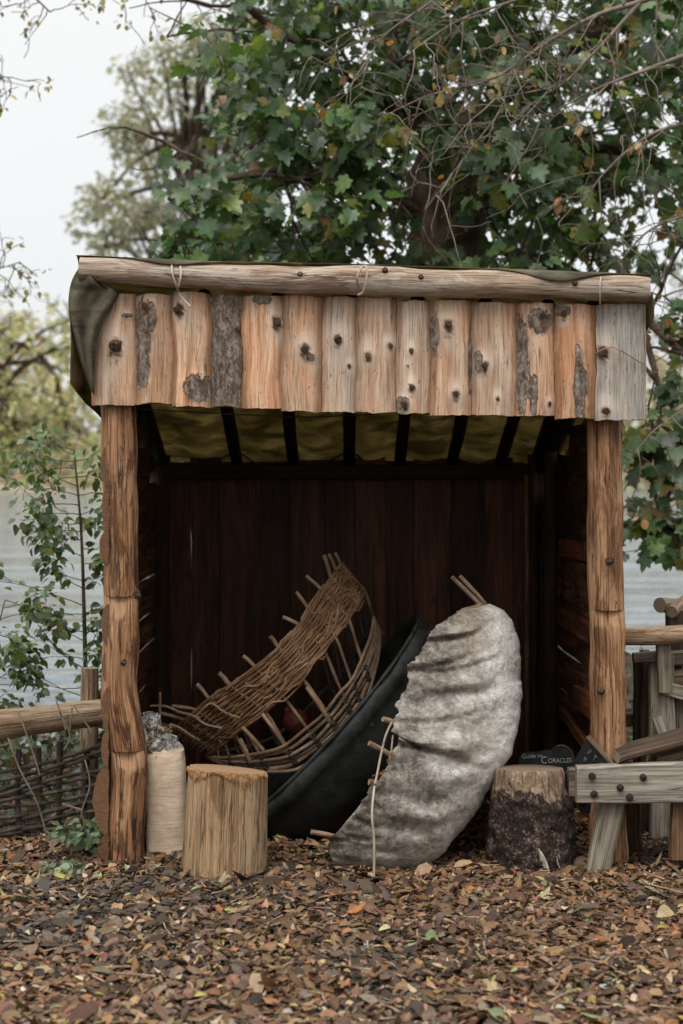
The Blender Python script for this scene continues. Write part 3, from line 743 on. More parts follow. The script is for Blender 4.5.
rope("rope_tie", [(596, 353, 6.84), (604, 349, 6.83), (613, 347, 6.835), (625, 353, 6.835), (638, 361, 6.845), (645, 364, 6.87)], 6.84, .003, mat_='stick')
rope("rope_tie", [(140, 409, 7.0), (210, 413, 7.1), (300, 417, 7.12), (380, 414, 7.05)], 7.1, .003, mat_='darkstick')
for px in (236, 349):
    rope("rope_tie", [(px - 24, 463, 8.9), (px - 8, 455, 8.85), (px + 2, 452, 8.84), (px + 14, 460, 8.85), (px + 20, 464, 8.9)], 8.9, .006, mat_='darkstick')

# ------------------------------------------------------------------ willow coracle frame
def willow():
    T = [(168, 738), (184, 720), (207, 700), (231, 684), (256, 666), (280, 645), (299, 625), (312, 604), (325, 586), (336, 570), (343, 562)]      # top of the woven band, near side
    Bt = [(205, 757), (222, 745), (240, 730), (263, 713), (281, 696), (300, 677), (321, 652), (336, 634), (349, 617), (359, 602), (365, 592)]    # bottom of the band
    K = [(206, 756), (226, 761), (256, 763), (287, 759), (313, 743), (332, 726), (345, 710), (356, 694), (366, 674), (374, 650), (377, 625)]     # lower hoops
    t0 = thing("wicker_coracle", "unfinished wicker coracle frame with bare rib ends, tilted beside the black coracle", "coracle", (P(270, 0, 7.9).x, 7.9, 0))
    NN = 200; T3, B3, K3 = (np.array(cat(q, NN)) for q in (T, Bt, K)); sv = np.linspace(0, 1, NN); r2 = random.Random(5)
    def pos(phi, h, off=0.0):
        """phi 0..pi near side (left to right), pi..2pi far side back again; h 0 top of band, 1 bottom of band, 2 lower hoops, negative above"""
        phi = phi % (2 * PI); q = phi / PI if phi <= PI else 2 - phi / PI; far = phi > PI
        t_, b_, k_ = (np.array([np.interp(q, sv, A_[:, 0]), np.interp(q, sv, A_[:, 1])]) for A_ in (T3, B3, K3))
        if h <= 1: p = t_ + (b_ - t_) * h if h >= 0 else t_ + np.array([.60, .80]) * h * 52
        else: p = b_ + (k_ - b_) * (h - 1)
        sn = abs(math.sin(phi)) ** .75; bul = .36 - .05 * max(0, h - 1) - .03 * h
        Y = 7.98 + (bul * sn if far else -bul * sn)
        if far: p = p + np.array([6, 4]) * sn * (1 - h * .5) + np.array([-16, -20]) * sn * max(0, h - .3) * .6
        v = P(p[0], p[1], Y); return v + Vector((0, off if far else -off, 0))
    def pick(x):            # position along the near side of a rib whose base on the band top has picture x
        return PI * float(np.interp(x, T3[:, 0], sv))
    bases = [176, 184, 195, 209, 230, 255, 278, 299, 309, 322, 331, 336, 341]; tips = [(151, 721), (160, 713), (172, 706), (197, 684), (219, 673), (243, 656), None, (283, 617), (296, 592), (306, 576), (324, 555), (329, 554), (335, 553)]
    phis = [pick(x) for x in bases]; pa = np.array(phis)
    def weave(phi, row, amp):
        ph = np.interp(phi % (2 * PI), np.concatenate([pa, PI + .15 + np.arange(10) * .31]), np.arange(len(pa) + 10)); return amp * math.cos(PI * ph + row * PI)
    m_ = MB()
    for row in range(21):
        h0 = (row + .5) / 21; n = 110; p0 = .01 + r2.uniform(0, .10) + .10 * abs(h0 - .4); p1 = PI * 1.0 + r2.uniform(.5, 1.0); ph0 = r2.random() * 9; sl = r2.uniform(-.10, .10); path = []
        for k in range(n):
            phi = lerp(p0, p1, k / (n - 1)); h = h0 + .035 * nz((phi * 2.2, row * .35, 1)) + .012 * math.sin(phi * 4 + ph0) + sl * (phi - 1.6) * .18
            path.append(pos(phi, min(1.08, max(-.03, h)), weave(phi, row, .011) + .005 * nz((phi * 4, row, 7))))
        m_.tube(path, [.0056 * (1 + .35 * nz((row, k * .1, 3))) for k in range(n)], 6)
    for q in range(34):            # slanting and doubled weavers that break the rows up
        p_ = r2.uniform(.0, PI * .95); ln = r2.uniform(.25, .75); ha = r2.uniform(0, 1); hb = ha + r2.uniform(-.35, .35); path = []
        for k in range(16):
            t = k / 15; phi = p_ + ln * t; path.append(pos(phi, min(1.1, max(-.04, lerp(ha, hb, t) + .05 * math.sin(t * 7 + q))), .010 + weave(phi, q, .008)))
        m_.tube(path, r2.uniform(.0042, .0066), 5)
    for ed in (.0, .03, .97, 1.02): m_.tube([pos(phi, ed + .02 * nz((phi * 3, ed * 9, 4)), .008 + .006 * math.sin(phi * 13 + ed * 40)) for phi in np.linspace(.05, PI * 1.1, 90)], .0058, 6)
    obj("woven_band", m_, M['wicker'], t0)
    m_ = MB()
    for row in range(14):          # far wall, shade inside the frame painted with the dark material
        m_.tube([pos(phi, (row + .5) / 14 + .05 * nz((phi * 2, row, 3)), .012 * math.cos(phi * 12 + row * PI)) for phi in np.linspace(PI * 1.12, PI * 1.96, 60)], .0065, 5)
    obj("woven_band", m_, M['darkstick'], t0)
    for k, (dh, r, p0) in enumerate(((-.16, .0100, .0), (-.05, .0085, .03), (.12, .0110, .02), (.24, .0085, .06), (.04, .008, .01), (-.26, .008, .05))):
        m_ = MB(); m_.tube([pos(phi, (2 if 1 else 0) + (dh if math.sin(phi) > 0 else 0) + .05 * nz((phi * 2, k, 0)), .012 * (k % 2) + .006 * nz((phi * 3, k, 5))) + Vector((0, 0, 0)) for phi in np.linspace(p0, PI * 1.05, 90)], r, 8); obj("lower_hoop", m_, M['stick'], t0)
    m_ = MB(); m_.tube([pos(phi, 1.9) for phi in np.linspace(PI, 2 * PI, 60)], .010, 7); obj("lower_hoop", m_, M['darkstick'], t0)  # far hoop in the dark material too, shade painted in
    # ribs: bare end above the band, through the weave, down to the hoops, then across the floor and up the far side
    for k, (phi, tp) in enumerate(zip(phis, tips)):
        r = r2.uniform(.0080, .0108) * (.8 if k in (0, 1, 2) else 1); top = pos(phi, 0); dn = phi + (.06 if k < 9 else .10) * r2.uniform(.2, 1.2)
        tip = P(*tp, top.y + .01) if tp else pos(phi, -.25)
        pts = [tip, tip.lerp(top, .5) + Vector((0, 0, .003)), top, pos(lerp(phi, dn, .4), .5, -.004), pos(dn, 1.0)] + ([pos(dn + .02, 1.55), pos(dn + .03, 2.04)] if k not in (10, 11) else [])
        c3 = cat([tuple(p) for p in pts], 26); m_ = MB(); m_.tube([Vector(p) for p in c3], [r * (1.08 - .25 * q / 25) for q in range(26)], 9, wob=.14, ws=30, capmat=1, seed=k); obj("rib", m_, [M['stick'], M['end']], t0)
        m_ = MB(); ff = 2 * PI - dn; m_.tube([pos(dn + .03, 2.04), pos(dn, 2.1).lerp(pos(ff, 2.05), .3) + Vector((.03, 0, -.03)), pos(dn, 2.1).lerp(pos(ff, 2.05), .7) + Vector((.03, 0, -.03)), pos(ff, 2.0), pos(ff, 1.2), pos(ff, .6), pos(ff, .2)], r * .8, 7); obj("rib", m_, M['darkstick'], t0)  # inner run of the rib darkened to paint the shade inside
        if .25 < dn < 2.9 and k not in (10, 11):
            m_ = MB(); cc = pos(dn + .03, 1.98); ax = (pos(dn + .03, 2.12) - pos(dn + .03, 1.75)).normalized(); sd_ = Vector((0, -1, 0)).cross(ax)
            m_.tube([cc + ax * (-.035 + .0032 * q) + Vector((0, -1, 0)) * (.006 + .015 * math.cos(q * 1.7)) + sd_ * .015 * math.sin(q * 1.7) for q in range(26)], .0058, 5); obj("binding", m_, M['darkstick'], t0)
    for (a_, b__) in (((307, 687), (331, 723)), ((242, 727), (263, 750)), ((262, 714), (283, 743)), ((240, 739), (250, 762))):    # odd short rods between band and hoops
        m_ = MB(); m_.tube([P(*a_, 7.60), P((a_[0] + b__[0]) / 2 + .7, (a_[1] + b__[1]) / 2, 7.60), P(*b__, 7.64)], .0105, 9, wob=.14, ws=30, capmat=1); obj("rib", m_, [M['stick'], M['end']], t0)
    # loose curved withies looped over the band
    for pts in ([(196, 716), (206, 706), (213, 704), (224, 712), (240, 718)], [(226, 690), (236, 680), (241, 678), (250, 686), (262, 692)], [(177, 712), (192, 715), (205, 724), (222, 728)], [(170, 724), (180, 728), (192, 736), (200, 740)], [(249, 672), (262, 662), (268, 664), (284, 672)], [(150, 706), (165, 706), (180, 712), (200, 718)], [(160, 716), (160, 704), (160, 692)]):
        m_ = MB(); m_.tube([Vector(p) for p in cat([tuple(P(x, y, 7.66)) for x, y in pts], 20)], .0055, 6); obj("loose_withy", m_, M['stick'], t0)
willow()

# red float lying in the wicker frame
def lathe(m_, c, ax, prof, n=24, wob=0.0):
    ax = Vector(ax).normalized(); m_.tube([Vector(c) + ax * h for h, r in prof], [r for h, r in prof], n, wob=wob, ws=15)
m_ = MB(); c = P(296, 722, 8.0); lathe(m_, c, (-.5, .5, .6), [(-.06, .01), (-.056, .032), (-.038, .056), (0, .064), (.035, .056), (.06, .035), (.07, .018), (.09, .016), (.094, .009)])
fl = obj("float", m_, M['red'], None, base=c); tag(fl, "dull red rounded float lying in the dark inside the wicker coracle frame", "float")

# ------------------------------------------------------------------ black tarred coracle
def tarred():
    b = Vector((.68, .0, .733)).normalized(); A = Vector((-.733, .06, .68)).normalized(); wv = Vector((0, -1, 0)); C = P(324, 720, 7.72); SA, SW = .67, .50
    t0 = thing("tarred_coracle", "black tarred coracle hull standing on its side between wicker frame and pale hide coracle", "coracle", (C.x + .1, C.y, 0))
    prof = [(1.0, .0), (1.006, -.03), (1.008, -.07), (1.0, -.074), (.99, -.12), (.96, -.20), (.90, -.28), (.80, -.34), (.64, -.385), (.42, -.41), (.2, -.42), (.02, -.42)]
    m_ = MB(); rings = []
    for sc, h in prof:
        ring = []
        for k in range(72):
            phi = 2 * PI * k / 72; cp, sp = math.cos(phi), math.sin(phi); e = 2 / 2.3
            a = SA * math.copysign(abs(cp) ** e, cp) * sc; q = SW * math.copysign(abs(sp) ** e, sp) * sc
            sheer = -.035 * (1 - cp * cp) * (1 if h > -.3 else .5); p = C + b * a + wv * q + A * (h + sheer)
            rip = .012 * nz(p, 7, 3) + .006 * nz(p, 18, 1) + .004 * math.sin(phi * 18); p += (b * a + wv * q).normalized() * rip
            p.z = max(p.z, .012); ring.append(p)
        rings.append(ring)
    m_.loft(rings, (False, True)); m_.setatt("rim", lambda v: 1.0 if (Vector(v) - C).dot(A) > -.105 else 0.0)
    h_ = obj("hull", m_, M['tar'], t0, sharp=60); so = h_.modifiers.new("thick", 'SOLIDIFY'); so.thickness = .012; so.offset = -1
    m_ = MB(); path = []
    for k in range(73):
        phi = 2 * PI * k / 72; cp, sp = math.cos(phi), math.sin(phi); e = 2 / 2.3
        path.append(C + b * SA * math.copysign(abs(cp) ** e, cp) + wv * SW * math.copysign(abs(sp) ** e, sp) + A * (-.035 * (1 - cp * cp) + .004))
    for p in path: p.z = max(p.z, .02)
    m_.tube(path, .009, 8, caps=(False, False), wob=.15, ws=12); m_.setatt("rim", lambda v: 1.0); obj("gunwale", m_, M['tar'], t0)
tarred()

# ------------------------------------------------------------------ hide coracle
def hide():
    Lp = [(482, 604), (460, 611), (440, 624), (424, 642), (411, 666), (403, 692), (393, 722), (396, 744), (386, 768), (366, 797), (344, 824), (326, 846)]
    Rp = [(489, 604), (508, 614), (517, 636), (522, 668), (523, 698), (517, 732), (505, 764), (482, 803), (455, 838), (428, 864), (385, 874), (334, 866)]
    n = 240; m = 96; La, Ra = cat(Lp, n), cat(Rp, n)
    t0 = thing("hide_coracle", "pale grey hide covered coracle propped upright on its rim, its bulging bottom facing out", "coracle", (.3, 6.95, 0))
    m_ = MB(); rings = []; dark = []; rc = random.Random(17)
    CR = [(rc.uniform(.25, .98), rc.uniform(.30, .75), rc.choice((0, 0, rc.uniform(.02, .2))), rc.uniform(.10, .27), rc.uniform(.006, .016), rc.uniform(.006, .013), rc.uniform(-.3, .2)) for _ in range(26)] + [(.60, .10, 0, .36, .024, .009, 0), (.70, .04, .05, .4, .006, .012, .1), (.80, .06, .1, .45, .008, .016, .05)]
    for i in range(n):
        s = i / (n - 1); Yc = lerp(7.42, 6.90, sstep(.0, .95, s)); Dp = (.40 - .22 * s) * (max(0.0, 1 - (2 * s - 1) ** 4) ** .6) + .015; ring = []
        if s > .8: Yc = min(Yc, 6.93)
        sc_ = 5.0 * (abs(math.sin(s * 27 + .8 * math.sin(s * 11))) - .5) * sstep(.05, .2, s) + 4 * nz((s * 40, 1, 2)) + 2.5 * nz((s * 110, 3, 2))      # scalloped, ragged gunwale edge
        for k in range(m):
            t = k / (m - 1); phi = PI * t
            e = math.sin(phi) ** .85; px, py = La[i] * (1 - e) + Ra[i] * e
            px += sc_ * (1 - sstep(0, .12, t)) if t < .5 else 0
            Y = Yc - Dp * math.cos(phi)
            if t > .5: Y = Yc + Dp * 1.05 * (-math.cos(phi))         # the far half of the bowl, opening to the back left
            p = P(px, py, Y); cre = 0.0; dk_ = 0.0
            if t < .55:
                for s0, sl, ta, tb, dep, wd, cv in CR:       # creases and folds running in from the gunwale
                    if t > tb or t < ta: continue
                    ds = (s - (s0 - sl * t - cv * t * t + .012 * nz((t * 9, s0 * 30, 0)))) / wd
                    if abs(ds) > 6: continue
                    f_ = math.sin(PI * (t - ta) / (tb - ta)) ** .6 if ta > .02 else (1 - (t / tb) ** 2)
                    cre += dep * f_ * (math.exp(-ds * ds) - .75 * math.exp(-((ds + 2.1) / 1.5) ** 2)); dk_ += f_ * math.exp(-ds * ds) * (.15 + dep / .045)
            uf = (s + .55 * t) * 62 + 2.2 * nz((px * .014, py * .014, 5)); env = sstep(.0, .05, t) * (1 - sstep(.20, .36, t)) * sstep(.22, .4, s) * (1 - .5 * sstep(.7, .95, s)) * (.35 + .9 * abs(nz((s * 6, t * 4, 9)))) 
            cre -= .020 * env * math.sin(uf) if t < .5 else 0; dk_ += .30 * env * max(0, -math.sin(uf)) if t < .5 else 0
            dsp = .016 * nz((px * .02, py * .022, 4)) + .009 * nz((px * .06, py * .07, 2)) + .004 * nz((px * .16, py * .18, 2)) + .002 * nz((px * .4, py * .4, 2))
            out = Vector((math.sin(phi) * .6, -math.cos(phi), .1)).normalized()
            p += out * (dsp - cre) * (1.0 if t < .55 else .4)
            p.z = max(p.z, -.015); ring.append(p)
            dark.append(.10 + .48 * sstep(.55, .72, s) - 1.5 * math.exp(-((t - .36) / .14) ** 2) * (1 - sstep(.45, .75, s)) + 1.0 * (1 - sstep(0, .10, t)) * (.5 + nz((s * 30, 2, 2))) + .9 * (1 - sstep(.06, .30, t)) + .9 * sstep(.44, .5, t) + 1.1 * min(1.2, dk_))  # bulge highlight painted in; darker rim, left and base; dirt in creases
        rings.append(ring)
    m_.loft(rings, (False, False), closed=False)
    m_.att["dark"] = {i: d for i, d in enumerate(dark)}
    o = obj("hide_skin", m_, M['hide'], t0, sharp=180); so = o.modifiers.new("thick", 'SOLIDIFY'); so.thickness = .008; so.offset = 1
    # gunwale rods inside both rims
    for t_, nm in ((0, "gunwale_rod"), (m - 1, "gunwale_rod")):
        q = [Vector(rings[i][t_]) + Vector((.03, .035, 0)) for i in range(4, n - 8, 6)]; mm = MB(); mm.tube(q, .011, 8); obj(nm, mm, M['stick'], t0)
    # rib ends standing out past the rim
    for (a, b_, Y, r) in (((452, 577), (490, 615), 7.36, .010), ((460, 576), (494, 614), 7.39, .0095), ((383, 719), (396, 724), 6.93, .012), ((369, 743), (392, 756), 6.90, .012), ((369, 782), (390, 787), 6.86, .014), ((311, 832), (342, 839), 6.84, .011), ((318, 846), (335, 850), 6.86, .008), ((392, 752), (389, 778), 6.84, .012)):
        mm = MB(); p0, p1 = P(*a, Y), P(*b_, Y + .03); mm.tube([p0, p0.lerp(p1, .5) + Vector((0, 0, .003)), p1], r, 9, wob=.12, ws=30, capmat=1); obj("rib_end", mm, [M['stick'], M['end']], t0)
    rope("lashing", [(392, 722, 6.88), (386, 735, 6.86), (381, 755, 6.85), (377, 775, 6.80), (374, 790, 6.70), (372, 815, 6.62), (374, 840, 6.62), (374, 880, 6.62)], 6.82, .005, t0)
    rope("lashing", [(393, 735, 6.87), (390, 760, 6.85), (384, 775, 6.84), (374, 785, 6.83)], 6.82, .004, t0)
    r3 = random.Random(8); mm = MB()
    for q in range(26):       # tangled root fibre binding
        x, y = r3.uniform(372, 392), r3.uniform(770, 793); pts = [(x, y, 6.84 + r3.uniform(-.02, .03))]
        for k in range(4): pts.append((pts[-1][0] + r3.uniform(-3, 11), pts[-1][1] + r3.uniform(-8, 7), 6.82 + r3.uniform(-.02, .03)))
        mm.tube([Vector(p) for p in cat([tuple(P(*p)) for p in pts], 14)], r3.uniform(.0018, .0035), 5)
    obj("fibre_binding", mm, M['wicker'], t0)
hide()

# ------------------------------------------------------------------ stumps
def stump(name, label, cl, Y, top_pts, bot_pts, seed, mats, bark=None, tilt=0.0, tback=-.012):
    """round of wood; top_pts/bot_pts = (left px, right px, centre row) of the rims"""
    (tl, tr, ty), (bl, br, by) = top_pts, bot_pts
    ct, cb = P((tl + tr) / 2, ty, Y), P((bl + br) / 2, by, Y); rt, rb = (tr - tl) / 2 * Y / F, (br - bl) / 2 * Y / F
    t0 = thing(name, label, cl, (cb.x, cb.y, 0)); m_ = MB(); n = 64; nk = 40; rings = []
    for k in range(nk):
        t = k / (nk - 1); c = ct.lerp(cb, t); r = lerp(rt, rb, t) + .012 * sstep(.85, 1, t); ring = []
        for q in range(n):
            a = 2 * PI * q / n + PI / 2; d = Vector((math.cos(a), math.sin(a), 0)); p = c + d * r
            rr = r * (1 + .045 * nz((d.x * 2, d.y * 2, seed)) + .02 * nz((d.x * 9, d.y * 9, seed + t)) ) + (bark(p, t, d) if bark else .004 * nz((p.x * 30, p.y * 30, p.z * 4), 1, seed))
            z = c.z + (tilt * d.x * (1 - t) + tback * d.y * (1 - t))
            if k == 0: rr -= .005
            ring.append(Vector((c.x + d.x * rr, c.y + d.y * rr, z)))
        rings.append(ring)
    m_.loft(rings, (True, False), capmat=1)
    return t0, m_, ct, cb, rt
t0, m_, ct, cb, rt = stump("log_stump", "pale barkless chopping stump with a frayed orange top edge beside the beige sack", "stump", 6.80, (188, 268, 769), (180, 267, 884), 1.7, None, tilt=-.016, tback=-.017)
frT = {}
o = obj("trunk_section", m_, [M['stump'], M['end']], t0, sharp=55); o.color = (1.08, .94, .78, 1)
# frayed splintered edge of torn fibre just under the top rim
mm = MB(); r4 = random.Random(3)
for q in range(620):
    a = -PI / 2 + r4.uniform(-1.35, 1.35); d = Vector((math.cos(a), math.sin(a), 0)); zt_ = ct.z - .016 * d.x - .017 * d.y - .002; ln = r4.uniform(.004, .034) * (1.1 + .8 * math.sin(a * 5 + 1))
    p = Vector((ct.x, ct.y, zt_)) + d * (rt * (1 + .045 * nz((d.x * 2, d.y * 2, 1.7)) + .02 * nz((d.x * 9, d.y * 9, 1.7))) + .002)
    e = p + Vector((r4.uniform(-.006, .006), -.003, -ln)) + d * r4.uniform(-.001, .003); mm.tube([p, p.lerp(e, .5) + d * r4.uniform(0, .003), e], [.003, .0026, .0006], 4)
s_ = NB("frayed_fibre"); nn_ = s_.noise(s_.ob((1, 1, 1), False), 40, 4); M['fray'] = s_.done(s_.ramp(nn_, [(.3, (.17, .08, .032)), (.5, (.31, .165, .07)), (.7, (.47, .30, .16))]), .8, .2)
obj("frayed_edge", mm, M['fray'], t0)

def birchbark(p, t, d):
    b = sstep(.10, .36, t + .24 * nz((p.x * 8, p.z * 7, 2)) + .10 * nz((p.x * 26, p.z * 20, 5)))
    v = .020 * b + b * (.020 * nz((p.x * 24, p.y * 24, p.z * 22), 1, 3) + .014 * nz((p.x * 55, p.y * 55, p.z * 50), 1, 9))
    return v + .004 * nz((p.x * 40, p.y * 40, p.z * 9))
t0, m_, ct, cb, rt = stump("birch_stump", "squat stump with blackened rough bark and a peeled pale top beside the bench", "stump", 6.98, (494, 564, 768), (492, 574, 872), 4.4, None, birchbark)
m_.setatt("low", lambda v: sstep(.08, .28, (ct.z - v[2]) / (ct.z - cb.z) + .24 * nz((v[0] * 8, v[2] * 7, 2)) + .10 * nz((v[0] * 30, v[1] * 30, v[2] * 30))))
def m_birch():
    s = NB("peeling_bark"); lo = s.att("low").outputs['Fac']; n = s.noise(s.uv(18, 14), 1.0, 6, .68, .5); f = s.noise(s.uv(70, 60), 1.0, 4, .6); st = s.noise(s.uv(30, 7), 1.0, 5, .6, .6)
    up = s.ramp(st, [(.3, (.06, .036, .022)), (.45, (.21, .14, .085)), (.62, (.38, .28, .19))])
    f2 = s.noise(s.uv(120, 90), 1.0, 4, .7); dn = s.ramp(s.math('ADD', s.math('MULTIPLY', n, .5), s.math('MULTIPLY', f2, .5)), [(.36, (.006, .0045, .004)), (.48, (.018, .012, .009)), (.55, (.06, .036, .025)), (.62, (.24, .185, .15))])
    c = s.mix(up, dn, s.mask(s.math('ADD', lo, s.math('MULTIPLY', s.math('SUBTRACT', n, .5), 2.6)), .3, .7)); s.bump(s.math('ADD', n, s.math('MULTIPLY', f, .5)), 1.0, .02); return s.done(c, .85, .25)
obj("trunk_section", m_, [m_birch(), M['endgrey']], t0, sharp=60)
for (pts, wd) in (([(533, 838), (538, 850), (544, 865)], .022), ([(551, 846), (552, 853), (555, 860)], .008)):
    mm = MB(); q = cat([tuple(P(x, y, 6.98)) for x, y in pts], 8); rings = []
    for k, p in enumerate(q):
        p = Vector(p); dx = p.x - cb.x; yy = 6.98 - math.sqrt(max(0, (.192) ** 2 - dx * dx)) - .012; w_ = wd * math.sin(PI * (k + .6) / 8.2)
        side = Vector((1, 0, .3)) * w_ / 2 if abs(pts[0][0] - pts[-1][0]) < 14 else Vector((.2, 0, 1)) * w_ / 2
        rings.append([Vector((p.x, yy, p.z)) - side, Vector((p.x, yy - .006, p.z)), Vector((p.x, yy, p.z)) + side, Vector((p.x, yy + .02, p.z))])
    mm.loft(rings); obj("bark_flake", mm, m_simple("pale_bark", (.36, .30, .245), .8, .4, 60, .5) if 'pb' not in M else M['pb'], t0)

# ------------------------------------------------------------------ sack beside the left post
def sack():
    Y = 7.10; t0 = thing("sack", "beige upright sack with crumpled clear plastic top, between the left post and pale stump", "sack", (P(165, 0, Y).x, Y, 0))
    rows = cat([(150, 183, 750), (146, 184, 757), (145, 185, 770), (145, 187, 800), (145, 189, 830), (146, 190, 850), (150, 188, 862), (158, 182, 866)], 30); m_ = MB(); rings = []
    for k, (a, b_, y) in enumerate(rows):
        ring = []; c = P((a + b_) / 2, y, Y); hw = (b_ - a) / 2 * Y / F
        for q in range(40):
            an = 2 * PI * q / 40 + PI / 2; cx, sx = math.cos(an), math.sin(an); e = .55
            d = Vector((math.copysign(abs(cx) ** e, cx) * hw, math.copysign(abs(sx) ** e, sx) * hw * .8, 0)); p = c + d; p += d.normalized() * (.010 * nz(p, 9, 3) + .004 * nz(p, 26, 1)); ring.append(p)
        rings.append(ring)
    m_.loft(rings); obj("sack_body", m_, M['sack'], t0, sharp=60)
    m_ = MB(); rows = cat([(144, 178, 768), (144, 181, 752), (142, 172, 738), (141, 163, 725), (143, 158, 716), (146, 153, 712)], 22); rings = []
    for k, (a, b_, y) in enumerate(rows):
        ring = []; c = P((a + b_) / 2, y, Y + .02); hw = (b_ - a) / 2 * Y / F + .006
        for q in range(44):
            an = 2 * PI * q / 44 + PI / 2; d = Vector((math.cos(an) * hw, math.sin(an) * hw * .8, 0)); p = c + d; p += d.normalized() * (.03 * nz(p, 17, 7) + .018 * nz(p, 43, 2)); p.z += .012 * nz(p, 30, 4); ring.append(p)
        rings.append(ring)
    m_.loft(rings, (False, True)); obj("plastic_top", m_, M['plastic'], t0, sharp=35)
    m_ = MB(); r5 = random.Random(4)
    for q in range(80):        # shavings showing through the plastic
        c = P(r5.uniform(147, 168), r5.uniform(726, 756), Y + .0 + r5.uniform(-.05, .05)); path = [c]
        for k in range(4): path.append(path[-1] + Vector((r5.uniform(-.018, .018), r5.uniform(-.015, .015), r5.uniform(-.016, .016))))
        m_.tube(path, [.002, .006, .007, .005, .002], 5)
    obj("wood_shavings", m_, M['rail'], t0)
sack()

# ------------------------------------------------------------------ chalkboards
def text_mesh(body, size, name, parent, origin, right, up, mat_, sx=1.0):
    cu = bpy.data.curves.new(name, 'FONT'); cu.body = body; cu.size = size; cu.extrude = .0006
    tmp = bpy.data.objects.new(name, cu); COL.objects.link(tmp); dg = bpy.context.evaluated_depsgraph_get()
    me = bpy.data.meshes.new_from_object(tmp.evaluated_get(dg)); bpy.data.objects.remove(tmp); me.name = name
    right = Vector(right).normalized(); up = Vector(up).normalized(); nn = right.cross(up); off = wloc(parent)
    for v in me.vertices: v.co = Vector(origin) + right * v.co.x * sx + up * v.co.y + nn * v.co.z - off
    me.materials.clear(); me.materials.append(mat_); o = bpy.data.objects.new(name, me); COL.objects.link(o); o.parent = parent; return o
Y = 7.35; t0 = thing("chalkboard", "black chalkboard with arched top chalked Coracles, standing behind the birch stump", "sign", (P(548, 0, Y).x, Y, 0))
def extr(outline, Y0, th, m_):
    n = len(outline); fr = [P(x, y, Y0) for x, y in outline]; bk = [p + Vector((0, th, 0)) for p in fr]
    m_.add([tuple(p) for p in fr + bk], [tuple(range(n))[::-1], tuple(range(n, 2 * n))] + [(i, (i + 1) % n, n + (i + 1) % n, n + i) for i in range(n)], [((0, 0),) * n, ((0, 0),) * n] + [((0, 0),) * 4] * n)
arch = [(561 + 12.5 * math.cos(a), 759 - 13.5 * math.sin(a)) for a in np.linspace(PI, 0, 16)]
ol = [(519, 840), (519, 758), (522, 753), (540, 752), (546, 750)] + arch[3:] + [(574, 840)]
m_ = MB(); extr(ol, Y, .018, m_); obj("board", m_, M['chalkboard'], t0, smooth=False)
m_ = MB(); e_ = [Vector(P(x, y, Y - .002)) for x, y in arch[6:] + [(573.6, 768), (573.8, 800)]]; m_.tube(e_, .0035, 6); obj("board_edge", m_, M['brown'], t0)
text_mesh("Guide to", .026, "chalk_writing", t0, P(522, 758.5, Y - .003), (1, 0, .06), (-.06, 0, 1), M['chalk'])
text_mesh("C", .046, "chalk_writing", t0, P(541, 763.5, Y - .003), (1, 0, .02), (0, 0, 1), M['chalk'], .85)
text_mesh("ORACLES", .031, "chalk_writing", t0, P(548, 763, Y - .003), (1, 0, .02), (0, 0, 1), M['chalk'], .82)
for k, (y, s_) in enumerate(((778, "in use"), (786, "by the"), (794, "river"))): pass
m_ = MB(); r6 = random.Random(2)
for y in (773, 780, 787, 794):
    x = 566
    while x < 573: m_.tube([P(x, y, Y - .003), P(x + 1.2, y - r6.uniform(1, 3), Y - .003), P(x + 2.0, y, Y - .003)], .0012, 4); x += 2.6
obj("chalk_writing", m_, M['chalk'], t0)
Y = 6.93; t0 = thing("chalkboard", "small dark slate propped at a slant against the right post, chalk marks on it", "sign", (P(592, 0, Y).x, Y, 0))
cn = P(588, 738, Y); rt_ = (P(609, 762, Y - .075) - cn).normalized(); dn_ = (P(576, 761, Y + .085) - cn); dn_ = (dn_ - rt_ * dn_.dot(rt_)).normalized(); nn_ = rt_.cross(dn_).normalized()
m_ = MB(); m_.plank(cn + rt_ * .09 + dn_ * .005, cn + rt_ * .09 + dn_ * .30, rt_ * .18, nn_ * .016, 6, .001, 3); obj("board", m_, M['chalkboard'], t0)
m_ = MB(); m_.plank(cn - dn_ * .006 - rt_ * .004, cn - dn_ * .006 + rt_ * .18, dn_ * .012, nn_ * .022, 6, .001, 5); obj("board_edge", m_, M['brown'], t0)
text_mesh("FRET", .05, "chalk_writing", t0, cn + rt_ * .02 + dn_ * .075 + Vector((0, -.0115, 0)), rt_, -dn_, M['chalk'], .9) if False else None
m_ = MB(); r6 = random.Random(6)
for row in range(4):
    for q in range(4):
        o_ = cn + rt_ * (.03 + .036 * q + r6.uniform(-.004, .004)) + dn_ * (.035 + .055 * row + r6.uniform(-.004, .004)) + Vector((0, -.013, 0)); hh_ = r6.uniform(.022, .032); ww_ = r6.uniform(.010, .018)
        st = r6.choice((((0, 0, 0, 1), (0, 0, 1, 0), (0, .5, .8, .5)), ((0, 0, 0, 1), (0, 1, 1, 1)), ((0, 0, 1, 0), (.5, 0, .5, 1)), ((0, 1, .5, 0), (.5, 0, 1, 1), (.2, .6, .8, .6)), ((0, 0, 0, 1), (0, 0, .9, .2), (.9, .2, 0, .5), (0, .5, 1, 1))))
        for (xa, ya, xb, yb) in st: m_.tube([o_ + rt_ * ww_ * xa + dn_ * hh_ * ya, o_ + rt_ * ww_ * xb + dn_ * hh_ * yb], .0012, 4)
obj("chalk_writing", m_, M['chalk'], t0)

